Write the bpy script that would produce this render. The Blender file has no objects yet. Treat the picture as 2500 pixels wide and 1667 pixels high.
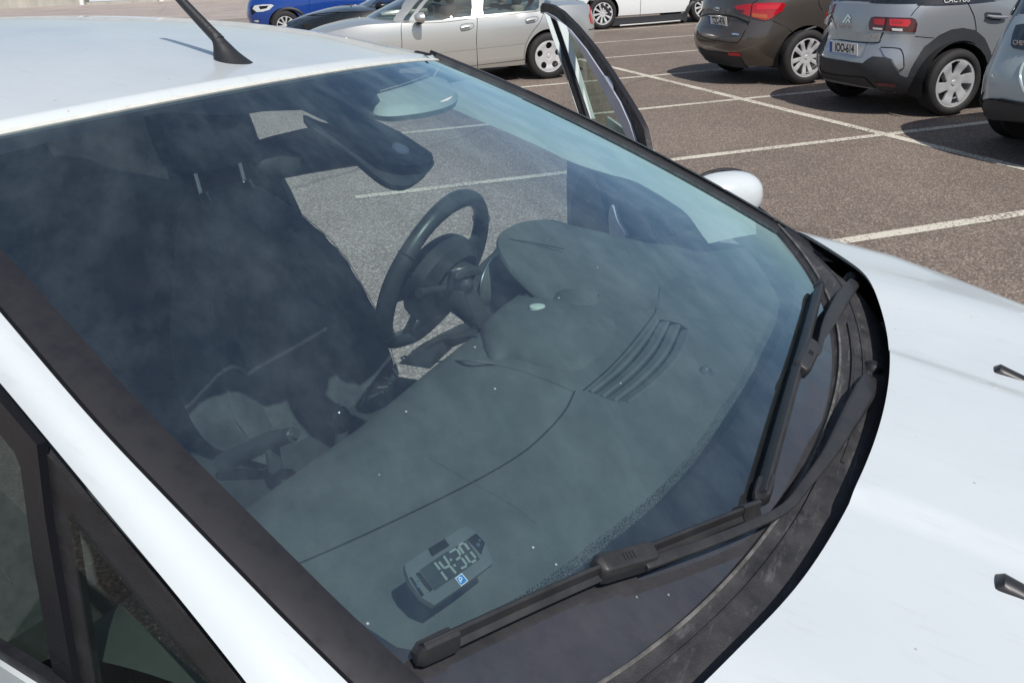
import bpy, bmesh, math, random
import numpy as np
from mathutils import Vector, Matrix
from mathutils.geometry import delaunay_2d_cdt
random.seed(7)
SC = bpy.context.scene
COL = SC.collection
PI = math.pi
# ------------------------------------------------------------------ camera
FPX, IW, IH = 2108.006, 2500.0, 1667.0
PITCH, ROLL, YAW = 0.421891715, -0.0455886998, 1.27390970
CAMW = np.array([-5.82998738, -6.74408598, 1.70387239])
_f = np.array([math.cos(YAW)*math.cos(PITCH), math.sin(YAW)*math.cos(PITCH), -math.sin(PITCH)])
_r0 = np.array([math.sin(YAW), -math.cos(YAW), 0.0]); _u0 = np.cross(_r0, _f)
CR = math.cos(ROLL)*_r0 + math.sin(ROLL)*_u0
CU = -math.sin(ROLL)*_r0 + math.cos(ROLL)*_u0
CF = _f
cam = bpy.data.cameras.new('camera'); camo = bpy.data.objects.new('camera', cam); COL.objects.link(camo)
cam.sensor_width = 36.0; cam.lens = 36.0*FPX/IW; cam.clip_start = 0.02; cam.clip_end = 2000
camo.matrix_world = Matrix(((CR[0], CU[0], -CF[0], CAMW[0]), (CR[1], CU[1], -CF[1], CAMW[1]), (CR[2], CU[2], -CF[2], CAMW[2]), (0, 0, 0, 1)))
SC.camera = camo
# ------------------------------------------------------------------ sky, sun, exposure
SUN_EL = math.radians(52.0)
SUN_H = np.array([0.15, -1.0]); SUN_H = SUN_H/np.linalg.norm(SUN_H)
SUN_DIR = Vector((SUN_H[0]*math.cos(SUN_EL), SUN_H[1]*math.cos(SUN_EL), math.sin(SUN_EL)))
wd = bpy.data.worlds.new('World'); SC.world = wd; wd.use_nodes = True
nt = wd.node_tree; nt.nodes.clear()
def nd(t, kind, **kw):
    n = t.nodes.new(kind)
    for k, v in kw.items():
        if k in n.inputs.keys() if hasattr(n.inputs, 'keys') else False: n.inputs[k].default_value = v
        else: setattr(n, k, v)
    return n
sky = nd(nt, 'ShaderNodeTexSky', sky_type='NISHITA'); sky.sun_disc = False
sky.sun_elevation = SUN_EL; sky.sun_rotation = math.atan2(SUN_H[0], SUN_H[1])
tc = nd(nt, 'ShaderNodeTexCoord')
mp = nd(nt, 'ShaderNodeMapping'); mp.inputs['Scale'].default_value = (1.0, 1.0, 1.6)
nz = nd(nt, 'ShaderNodeTexNoise'); nz.inputs['Scale'].default_value = 13; nz.inputs['Detail'].default_value = 9; nz.inputs['Roughness'].default_value = .62; nz.inputs['Distortion'].default_value = .1
rmp = nd(nt, 'ShaderNodeValToRGB'); rmp.color_ramp.elements[0].position = .42; rmp.color_ramp.elements[1].position = .68
mulc = nd(nt, 'ShaderNodeMath', operation='MULTIPLY'); mulc.inputs[1].default_value = .20
mix = nd(nt, 'ShaderNodeMixRGB'); mix.inputs['Color2'].default_value = (10.0, 10.6, 11.4, 1)
bg = nd(nt, 'ShaderNodeBackground'); bg.inputs['Strength'].default_value = 0.084
wo = nd(nt, 'ShaderNodeOutputWorld')
L = nt.links.new
L(tc.outputs['Generated'], mp.inputs['Vector']); L(mp.outputs[0], nz.inputs['Vector']); L(nz.outputs['Fac'], rmp.inputs[0])
L(rmp.outputs[0], mulc.inputs[0]); L(mulc.outputs[0], mix.inputs['Fac']); L(sky.outputs[0], mix.inputs['Color1']); L(mix.outputs[0], bg.inputs['Color']); L(bg.outputs[0], wo.inputs['Surface'])
sl = bpy.data.lights.new('sun', 'SUN'); sl.energy = 4.2; sl.angle = math.radians(.53); sl.color = (1.0, .96, .90)
so = bpy.data.objects.new('sun', sl); COL.objects.link(so); so.location = (0, -20, 30)
so.rotation_euler = (-SUN_DIR).to_track_quat('-Z', 'Y').to_euler()
SC.view_settings.view_transform = 'Standard'; SC.view_settings.look = 'None'; SC.view_settings.gamma = 1.0; SC.view_settings.exposure = 0.0
SC.view_settings.use_curve_mapping = False
SC.render.engine = 'CYCLES'
SC.cycles.max_bounces = 10; SC.cycles.transparent_max_bounces = 24
# ------------------------------------------------------------------ helpers
def tag(o, label=None, cat=None, group=None, kind=None):
    if label: o['label'] = label
    if cat: o['category'] = cat
    if group: o['group'] = group
    if kind: o['kind'] = kind
    return o
def empty(name, mat4=None, parent=None):
    o = bpy.data.objects.new(name, None); COL.objects.link(o); o.empty_display_size = .2
    if mat4 is not None: o.matrix_world = mat4
    if parent: o.parent = parent
    return o
def mobj(name, verts, faces, m, parent=None, smooth=True, solid=0.0, bevel=0.0, subd=0, angle=40):
    me = bpy.data.meshes.new(name)
    me.from_pydata([tuple(map(float, v)) for v in verts], [], [tuple(int(i) for i in f) for f in faces])
    me.validate(); me.update()
    o = bpy.data.objects.new(name, me); COL.objects.link(o)
    if m is not None: me.materials.append(m)
    if parent: o.parent = parent
    if smooth:
        me.shade_smooth()
        try: me.set_sharp_from_angle(angle=math.radians(angle))
        except Exception: pass
    if solid:
        md = o.modifiers.new('solid', 'SOLIDIFY'); md.thickness = abs(solid); md.offset = -1 if solid > 0 else 1
        if not bevel: es = o.modifiers.new('split', 'EDGE_SPLIT'); es.split_angle = math.radians(38)
    if bevel:
        md = o.modifiers.new('bevel', 'BEVEL'); md.width = bevel; md.segments = 2; md.limit_method = 'ANGLE'
    if subd:
        md = o.modifiers.new('sub', 'SUBSURF'); md.levels = subd; md.render_levels = subd
    return o
class MB:
    def __init__(s): s.v = []; s.f = []
    def add(s, v, f):
        b = len(s.v); s.v += [tuple(map(float, p)) for p in v]; s.f += [tuple(int(i)+b for i in q) for q in f]; return s
    def box(s, c, d, rot=None):
        c = np.array(c, float); d = np.array(d, float)/2
        v = np.array([[x, y, z] for x in (-1, 1) for y in (-1, 1) for z in (-1, 1)])*d
        if rot is not None: v = v@np.array(rot).T
        return s.add(v+c, [(0, 1, 3, 2), (4, 6, 7, 5), (0, 4, 5, 1), (2, 3, 7, 6), (0, 2, 6, 4), (1, 5, 7, 3)])
    def tube(s, path, rad, n=10, up=(0, 0, 1), flat=1.0, cap=True):
        path = np.array(path, float); k = len(path)
        rad = np.broadcast_to(np.array(rad, float), (k,)); up = np.array(up, float)
        V = []
        for i in range(k):
            t = path[min(i+1, k-1)]-path[max(i-1, 0)]; t = t/np.linalg.norm(t)
            a = np.cross(up, t)
            if np.linalg.norm(a) < 1e-4: a = np.cross((1, 0, 0), t)
            a = a/np.linalg.norm(a); b = np.cross(t, a)
            for j in range(n):
                q = 2*PI*j/n; V.append(path[i]+rad[i]*(math.cos(q)*a+math.sin(q)*b*flat))
        F = [(i*n+j, i*n+(j+1) % n, (i+1)*n+(j+1) % n, (i+1)*n+j) for i in range(k-1) for j in range(n)]
        if cap: F += [tuple(range(n))[::-1], tuple((k-1)*n+j for j in range(n))]
        return s.add(V, F)
    def sweep(s, path, prof, ups, scale=1.0, closed=True, cap=True):
        """profile points (a,b) swept: a along side axis, b along the up vector at each point"""
        path = np.array(path, float); k = len(path); n = len(prof); V = []
        ups = np.broadcast_to(np.array(ups, float), (k, 3)); scale = np.broadcast_to(np.array(scale, float), (k,))
        for i in range(k):
            t = path[min(i+1, k-1)]-path[max(i-1, 0)]; t = t/np.linalg.norm(t)
            u = ups[i]-t*(ups[i]@t); u = u/np.linalg.norm(u); a = np.cross(t, u)
            for (p, q) in prof: V.append(path[i]+(p*a+q*u)*scale[i])
        m = n if closed else n-1
        F = [(i*n+j, i*n+(j+1) % n, (i+1)*n+(j+1) % n, (i+1)*n+j) for i in range(k-1) for j in range(m)]
        if cap and closed: F += [tuple(range(n))[::-1], tuple((k-1)*n+j for j in range(n))]
        return s.add(V, F)
    def build(s, name, m, parent=None, **kw): return mobj(name, s.v, s.f, m, parent, **kw)
def revolve(prof, n=48, axis='y'):
    """profile of (radius, height) about an axis"""
    V = []; F = []; k = len(prof)
    for j in range(n):
        q = 2*PI*j/n
        for (r, h) in prof:
            if axis == 'y': V.append((r*math.cos(q), h, r*math.sin(q)))
            else: V.append((r*math.cos(q), r*math.sin(q), h))
    for j in range(n):
        for i in range(k-1):
            F.append((j*k+i, j*k+i+1, ((j+1) % n)*k+i+1, ((j+1) % n)*k+i))
    return V, F
def inpoly(pts, poly):
    pts = np.atleast_2d(pts); poly = np.asarray(poly); x, y = pts[:, 0], pts[:, 1]; c = np.zeros(len(pts), bool); j = len(poly)-1
    for i in range(len(poly)):
        xi, yi = poly[i]; xj, yj = poly[j]
        w = ((yi > y) != (yj > y))
        with np.errstate(divide='ignore', invalid='ignore'):
            c ^= w & (x < (xj-xi)*(y-yi)/(yj-yi+1e-30)+xi)
        j = i
    return c
def dens(poly, sp, closed=True):
    poly = np.asarray(poly, float); out = []
    k = len(poly)
    for i in range(k if closed else k-1):
        a, b = poly[i], poly[(i+1) % k]; n = max(1, int(math.ceil(np.linalg.norm(b-a)/sp)))
        for q in range(n): out.append(a+(b-a)*q/n)
    if not closed: out.append(poly[-1])
    return np.array(out)
def smoothp(pts, n=60, closed=False):
    """Catmull-Rom through points"""
    P = np.array(pts, float); k = len(P); out = []
    segs = k if closed else k-1
    m = max(2, int(n/segs))
    for i in range(segs):
        g = (lambda q: P[q % k]) if closed else (lambda q: P[min(max(q, 0), k-1)])
        p0, p1, p2, p3 = g(i-1), g(i), g(i+1), g(i+2)
        for q in range(m):
            t = q/m
            out.append(.5*((2*p1)+(-p0+p2)*t+(2*p0-5*p1+4*p2-p3)*t*t+(-p0+3*p1-3*p2+p3)*t**3))
    if not closed: out.append(P[-1])
    return np.array(out)
def cdt(poly, holes=(), sp=.05, extra=()):
    loops = [dens(poly, sp)]+[dens(h, sp) for h in holes]
    V = []; E = []
    for l in loops:
        b = len(V); V += [tuple(p) for p in l]; E += [(b+i, b+(i+1) % len(l)) for i in range(len(l))]
    for l in extra:
        l = dens(l, sp, False); b = len(V); V += [tuple(p) for p in l]; E += [(b+i, b+i+1) for i in range(len(l)-1)]
    lo = loops[0].min(0); hi = loops[0].max(0)
    gx = np.arange(lo[0]+sp/2, hi[0], sp); gy = np.arange(lo[1]+sp/2, hi[1], sp)
    if len(gx) and len(gy):
        G = np.array(np.meshgrid(gx, gy)).reshape(2, -1).T
        k = inpoly(G, loops[0])
        for h in loops[1:]: k &= ~inpoly(G, h)
        G = G[k]
        B = np.concatenate(loops)
        if len(G):
            dd = np.full(len(G), 9e9)
            for p in B: dd = np.minimum(dd, ((G-p)**2).sum(1))
            G = G[dd > (sp*.45)**2]
        V += [tuple(p) for p in G]
    r = delaunay_2d_cdt([Vector((float(a), float(b))) for a, b in V], E, [], 0, 1e-7)
    vv = np.array([(p.x, p.y) for p in r[0]]); ff = np.array(r[2])
    c = vv[ff].mean(1); k = inpoly(c, loops[0])
    for h in loops[1:]: k &= ~inpoly(c, h)
    ff = ff[k]
    used = np.unique(ff); mp_ = -np.ones(len(vv), int); mp_[used] = np.arange(len(used))
    return vv[used], mp_[ff]
def panel(name, poly, fn, m, parent=None, holes=(), sp=.05, flip=False, **kw):
    v, f = cdt(poly, holes, sp)
    P = [fn(a, b) for a, b in v]
    if flip: f = f[:, ::-1]
    return mobj(name, P, f, m, parent, **kw)
def spl(x, xs, ys):
    """smooth monotone-ish interpolation"""
    xs = np.array(xs, float); ys = np.array(ys, float)
    if x <= xs[0]: return float(ys[0]+(x-xs[0])*(ys[1]-ys[0])/(xs[1]-xs[0])*0)
    if x >= xs[-1]: return float(ys[-1])
    i = int(np.searchsorted(xs, x)-1); i = max(0, min(i, len(xs)-2))
    h = xs[i+1]-xs[i]; t = (x-xs[i])/h
    def sl_(k):
        if k == 0: return (ys[1]-ys[0])/(xs[1]-xs[0])
        if k == len(xs)-1: return (ys[-1]-ys[-2])/(xs[-1]-xs[-2])
        a = (ys[k]-ys[k-1])/(xs[k]-xs[k-1]); b = (ys[k+1]-ys[k])/(xs[k+1]-xs[k])
        return 0.0 if a*b <= 0 else 2*a*b/(a+b)
    m0, m1 = sl_(i), sl_(i+1)
    return float((2*t**3-3*t*t+1)*ys[i]+(t**3-2*t*t+t)*h*m0+(-2*t**3+3*t*t)*ys[i+1]+(t**3-t*t)*h*m1)
# ------------------------------------------------------------------ materials
def newmat(name):
    m = bpy.data.materials.new(name); m.use_nodes = True; t = m.node_tree; t.nodes.clear()
    o = t.nodes.new('ShaderNodeOutputMaterial'); return m, t, o
def pbr(name, col, rough=.5, metal=0.0, coat=0.0, var=0.0, vscale=6.0, bump=0.0, bscale=200.0, spec=.5, rvar=0.0, col2=None, flake=0.0, stretch=None):
    m, t, o = newmat(name); b = t.nodes.new('ShaderNodeBsdfPrincipled'); t.links.new(b.outputs[0], o.inputs[0])
    b.inputs['Base Color'].default_value = (*col, 1); b.inputs['Roughness'].default_value = rough; b.inputs['Metallic'].default_value = metal
    b.inputs['Coat Weight'].default_value = coat; b.inputs['Coat Roughness'].default_value = .04; b.inputs['Specular IOR Level'].default_value = spec
    tcn = t.nodes.new('ShaderNodeTexCoord'); src = tcn.outputs['Object']
    if stretch:
        mpn = t.nodes.new('ShaderNodeMapping'); mpn.inputs['Scale'].default_value = stretch; t.links.new(src, mpn.inputs[0]); src = mpn.outputs[0]
    if var or rvar:
        n = t.nodes.new('ShaderNodeTexNoise'); n.inputs['Scale'].default_value = vscale; n.inputs['Detail'].default_value = 8; n.inputs['Roughness'].default_value = .65
        t.links.new(src, n.inputs['Vector'])
        r = t.nodes.new('ShaderNodeValToRGB'); r.color_ramp.elements[0].position = .3; r.color_ramp.elements[1].position = .72
        c2 = col2 if col2 else tuple(c*(1-var) for c in col)
        r.color_ramp.elements[0].color = (*c2, 1); r.color_ramp.elements[1].color = (*(tuple(min(1, c*(1+var*.5)) for c in col) if not col2 else col), 1)
        t.links.new(n.outputs['Fac'], r.inputs[0])
        if var: t.links.new(r.outputs[0], b.inputs['Base Color'])
        if rvar:
            mr = t.nodes.new('ShaderNodeMapRange'); mr.inputs[3].default_value = max(.02, rough-rvar); mr.inputs[4].default_value = min(1, rough+rvar)
            mr.inputs[1].default_value = .3; mr.inputs[2].default_value = .7
            t.links.new(n.outputs['Fac'], mr.inputs[0]); t.links.new(mr.outputs[0], b.inputs['Roughness'])
    if bump:
        n2 = t.nodes.new('ShaderNodeTexNoise'); n2.inputs['Scale'].default_value = bscale; n2.inputs['Detail'].default_value = 3
        bp = t.nodes.new('ShaderNodeBump'); bp.inputs['Strength'].default_value = bump; bp.inputs['Distance'].default_value = .002
        t.links.new(src, n2.inputs['Vector']); t.links.new(n2.outputs['Fac'], bp.inputs['Height']); t.links.new(bp.outputs[0], b.inputs['Normal'])
    return m
def glassmat(name, tint, refl=1.0, dust=0.0, dustcol=(.75, .78, .78), ior=1.5, rough=0.0, reflcol=(1, 1, 1), grime=0.0, f0=.042):
    """thin pane: tinted transmission, Fresnel reflection of both faces, a little dust"""
    m, t, o = newmat(name)
    tr = t.nodes.new('ShaderNodeBsdfTransparent'); tr.inputs[0].default_value = (*tint, 1)
    gl = t.nodes.new('ShaderNodeBsdfGlossy'); gl.inputs['Roughness'].default_value = rough; gl.inputs[0].default_value = (*reflcol, 1)
    fr = t.nodes.new('ShaderNodeFresnel'); fr.inputs[0].default_value = ior
    mu = t.nodes.new('ShaderNodeMath'); mu.operation = 'MULTIPLY'; mu.inputs[1].default_value = refl; mu.use_clamp = True
    mx = t.nodes.new('ShaderNodeMixShader')
    # the pane is one sheet: use the front-facing Fresnel for both sides
    ge = t.nodes.new('ShaderNodeNewGeometry'); lw = t.nodes.new('ShaderNodeLayerWeight'); lw.inputs[0].default_value = .5
    # Schlick from facing: F = .04 + .96*facing^5
    pw = t.nodes.new('ShaderNodeMath'); pw.operation = 'POWER'; pw.inputs[1].default_value = 5.0
    ma = t.nodes.new('ShaderNodeMath'); ma.operation = 'MULTIPLY_ADD'; ma.inputs[1].default_value = 1-f0; ma.inputs[2].default_value = f0
    a1 = t.nodes.new('ShaderNodeMath'); a1.operation = 'ADD'; a1.inputs[1].default_value = 1.0; dv = t.nodes.new('ShaderNodeMath'); dv.operation = 'DIVIDE'
    t.links.new(lw.outputs['Facing'], pw.inputs[0]); t.links.new(pw.outputs[0], ma.inputs[0]); t.links.new(ma.outputs[0], a1.inputs[0]); t.links.new(ma.outputs[0], dv.inputs[0]); t.links.new(a1.outputs[0], dv.inputs[1]); t.links.new(dv.outputs[0], mu.inputs[0])
    t.links.new(mu.outputs[0], mx.inputs[0]); t.links.new(tr.outputs[0], mx.inputs[1]); t.links.new(gl.outputs[0], mx.inputs[2])
    out = mx.outputs[0]
    if dust:
        df = t.nodes.new('ShaderNodeBsdfDiffuse'); df.inputs[0].default_value = (*dustcol, 1)
        tcn = t.nodes.new('ShaderNodeTexCoord'); n = t.nodes.new('ShaderNodeTexNoise'); n.inputs['Scale'].default_value = 9; n.inputs['Detail'].default_value = 9; n.inputs['Roughness'].default_value = .7
        t.links.new(tcn.outputs['Object'], n.inputs['Vector'])
        mr = t.nodes.new('ShaderNodeMapRange'); mr.inputs[1].default_value = .35; mr.inputs[2].default_value = .75; mr.inputs[3].default_value = dust*.5; mr.inputs[4].default_value = dust*1.5
        t.links.new(n.outputs['Fac'], mr.inputs[0])
        # sparse specks
        n2 = t.nodes.new('ShaderNodeTexVoronoi'); n2.inputs['Scale'].default_value = 42
        t.links.new(tcn.outputs['Object'], n2.inputs['Vector'])
        r2 = t.nodes.new('ShaderNodeMapRange'); r2.inputs[1].default_value = .02; r2.inputs[2].default_value = .07; r2.inputs[3].default_value = .5; r2.inputs[4].default_value = 0
        t.links.new(n2.outputs['Distance'], r2.inputs[0])
        sep = t.nodes.new('ShaderNodeSeparateColor'); t.links.new(n2.outputs['Color'], sep.inputs[0])
        gt = t.nodes.new('ShaderNodeMath'); gt.operation = 'GREATER_THAN'; gt.inputs[1].default_value = .90; t.links.new(sep.outputs[0], gt.inputs[0])
        mm = t.nodes.new('ShaderNodeMath'); mm.operation = 'MULTIPLY'; t.links.new(r2.outputs[0], mm.inputs[0]); t.links.new(gt.outputs[0], mm.inputs[1])
        ad = t.nodes.new('ShaderNodeMath'); ad.operation = 'ADD'; ad.use_clamp = True; t.links.new(mr.outputs[0], ad.inputs[0]); t.links.new(mm.outputs[0], ad.inputs[1])
        if grime:
            at_ = t.nodes.new('ShaderNodeAttribute'); at_.attribute_name = 'grime'
            gn = t.nodes.new('ShaderNodeTexNoise'); gn.inputs['Scale'].default_value = 30; gn.inputs['Detail'].default_value = 8; gn.inputs['Roughness'].default_value = .75
            gm_ = t.nodes.new('ShaderNodeMapping'); gm_.inputs['Scale'].default_value = (.35, 1, 1); t.links.new(tcn.outputs['Object'], gm_.inputs[0]); t.links.new(gm_.outputs[0], gn.inputs['Vector'])
            g1 = t.nodes.new('ShaderNodeMapRange'); g1.inputs[1].default_value = .25; g1.inputs[2].default_value = .75; g1.inputs[3].default_value = .35*grime; g1.inputs[4].default_value = grime; t.links.new(gn.outputs['Fac'], g1.inputs[0])
            g2 = t.nodes.new('ShaderNodeMath'); g2.operation = 'MULTIPLY'; t.links.new(g1.outputs[0], g2.inputs[0]); t.links.new(at_.outputs['Fac'], g2.inputs[1])
            gd = t.nodes.new('ShaderNodeBsdfDiffuse'); gd.inputs[0].default_value = (.062, .058, .066, 1)
            m3 = t.nodes.new('ShaderNodeMixShader'); t.links.new(g2.outputs[0], m3.inputs[0]); t.links.new(out, m3.inputs[1]); t.links.new(gd.outputs[0], m3.inputs[2]); out = m3.outputs[0]
        m2 = t.nodes.new('ShaderNodeMixShader'); t.links.new(ad.outputs[0], m2.inputs[0]); t.links.new(out, m2.inputs[1]); t.links.new(df.outputs[0], m2.inputs[2]); out = m2.outputs[0]
    t.links.new(out, o.inputs[0])
    return m
M = {}
M['white'] = pbr('white_car_paint', (.60, .645, .665), .24, coat=.5, var=.05, vscale=3.0, rvar=.04)
def dirty(m, amt=.35, sc=70.0):
    """sparse dirt specks and faint dried streaks over the paint"""
    t = m.node_tree; b = [n for n in t.nodes if n.type == 'BSDF_PRINCIPLED'][0]; src = b.inputs['Base Color'].links[0].from_socket
    tcn = t.nodes.new('ShaderNodeTexCoord'); vo = t.nodes.new('ShaderNodeTexVoronoi'); vo.inputs['Scale'].default_value = sc; t.links.new(tcn.outputs['Object'], vo.inputs['Vector'])
    sp = t.nodes.new('ShaderNodeSeparateColor'); t.links.new(vo.outputs['Color'], sp.inputs[0])
    g = t.nodes.new('ShaderNodeMath'); g.operation = 'GREATER_THAN'; g.inputs[1].default_value = .972; t.links.new(sp.outputs[0], g.inputs[0])
    r = t.nodes.new('ShaderNodeMapRange'); r.inputs[1].default_value = .05; r.inputs[2].default_value = .16; r.inputs[3].default_value = 1; r.inputs[4].default_value = 0; t.links.new(vo.outputs['Distance'], r.inputs[0])
    mu = t.nodes.new('ShaderNodeMath'); mu.operation = 'MULTIPLY'; t.links.new(g.outputs[0], mu.inputs[0]); t.links.new(r.outputs[0], mu.inputs[1])
    mpn = t.nodes.new('ShaderNodeMapping'); mpn.inputs['Scale'].default_value = (3, 22, 3); t.links.new(tcn.outputs['Object'], mpn.inputs[0])
    n = t.nodes.new('ShaderNodeTexNoise'); n.inputs['Scale'].default_value = 3; n.inputs['Detail'].default_value = 9; n.inputs['Roughness'].default_value = .7; t.links.new(mpn.outputs[0], n.inputs['Vector'])
    r2 = t.nodes.new('ShaderNodeMapRange'); r2.inputs[1].default_value = .56; r2.inputs[2].default_value = .78; r2.inputs[3].default_value = 0; r2.inputs[4].default_value = .24; t.links.new(n.outputs['Fac'], r2.inputs[0])
    mx = t.nodes.new('ShaderNodeMath'); mx.operation = 'MAXIMUM'; t.links.new(mu.outputs[0], mx.inputs[0]); t.links.new(r2.outputs[0], mx.inputs[1])
    mc = t.nodes.new('ShaderNodeMixRGB'); mc.inputs['Color2'].default_value = (.33, .32, .29, 1); t.links.new(mx.outputs[0], mc.inputs['Fac']); t.links.new(src, mc.inputs['Color1']); t.links.new(mc.outputs[0], b.inputs['Base Color'])
dirty(M['white'])
M['black_plastic'] = pbr('weathered_black_plastic', (.022, .022, .026), .55, var=.6, vscale=22, bump=.3, bscale=500, rvar=.15, stretch=(.5, .12, 1))
def scuffed(m):
    """chalky wiping marks and scratches over faded plastic"""
    t = m.node_tree; b = [n for n in t.nodes if n.type == 'BSDF_PRINCIPLED'][0]; src = b.inputs['Base Color'].links[0].from_socket
    tcn = t.nodes.new('ShaderNodeTexCoord'); fac = None
    for sc, lo, hi, amt, ro in (((60, 5, 20), .60, .74, .55, .5), ((26, 9, 9), .55, .80, .45, -.4)):
        mpn = t.nodes.new('ShaderNodeMapping'); mpn.inputs['Scale'].default_value = sc; mpn.inputs['Rotation'].default_value = (0, 0, ro); t.links.new(tcn.outputs['Object'], mpn.inputs[0])
        n = t.nodes.new('ShaderNodeTexNoise'); n.inputs['Scale'].default_value = 2.2; n.inputs['Detail'].default_value = 8; n.inputs['Roughness'].default_value = .7; t.links.new(mpn.outputs[0], n.inputs['Vector'])
        r = t.nodes.new('ShaderNodeMapRange'); r.inputs[1].default_value = lo; r.inputs[2].default_value = hi; r.inputs[3].default_value = 0; r.inputs[4].default_value = amt; t.links.new(n.outputs['Fac'], r.inputs[0])
        if fac is None: fac = r.outputs[0]
        else:
            mx = t.nodes.new('ShaderNodeMath'); mx.operation = 'MAXIMUM'; t.links.new(fac, mx.inputs[0]); t.links.new(r.outputs[0], mx.inputs[1]); fac = mx.outputs[0]
    mc = t.nodes.new('ShaderNodeMixRGB'); mc.inputs['Color2'].default_value = (.26, .255, .25, 1); t.links.new(fac, mc.inputs['Fac']); t.links.new(src, mc.inputs['Color1']); t.links.new(mc.outputs[0], b.inputs['Base Color'])
M['cowl'] = pbr('scuffed_scuttle_plastic', (.042, .041, .045), .6, var=.5, vscale=22, bump=.3, bscale=500, rvar=.15)
scuffed(M['cowl'])
M['wiper'] = pbr('wiper_black_plastic', (.030, .030, .032), .45, var=.3, vscale=30, rvar=.1)
M['gloss_black'] = pbr('gloss_black_trim', (.012, .013, .017), .28, rvar=.05, vscale=20, spec=.25)
M['rubber'] = pbr('black_rubber', (.012, .012, .016), .6, rvar=.15, vscale=40)
M['dark_void'] = pbr('dark_underbody', (.01, .01, .011), .8)
M['tyre'] = pbr('tyre_rubber', (.022, .021, .021), .75, var=.35, vscale=18)
M['chrome'] = pbr('chrome', (.75, .76, .78), .12, metal=1.0)
M['plate_white'] = pbr('number_plate_white', (.78, .79, .78), .35)
M['plate_blue'] = pbr('number_plate_blue', (.03, .09, .40), .35)
M['print_black'] = pbr('black_print', (.015, .015, .016), .4)
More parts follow.
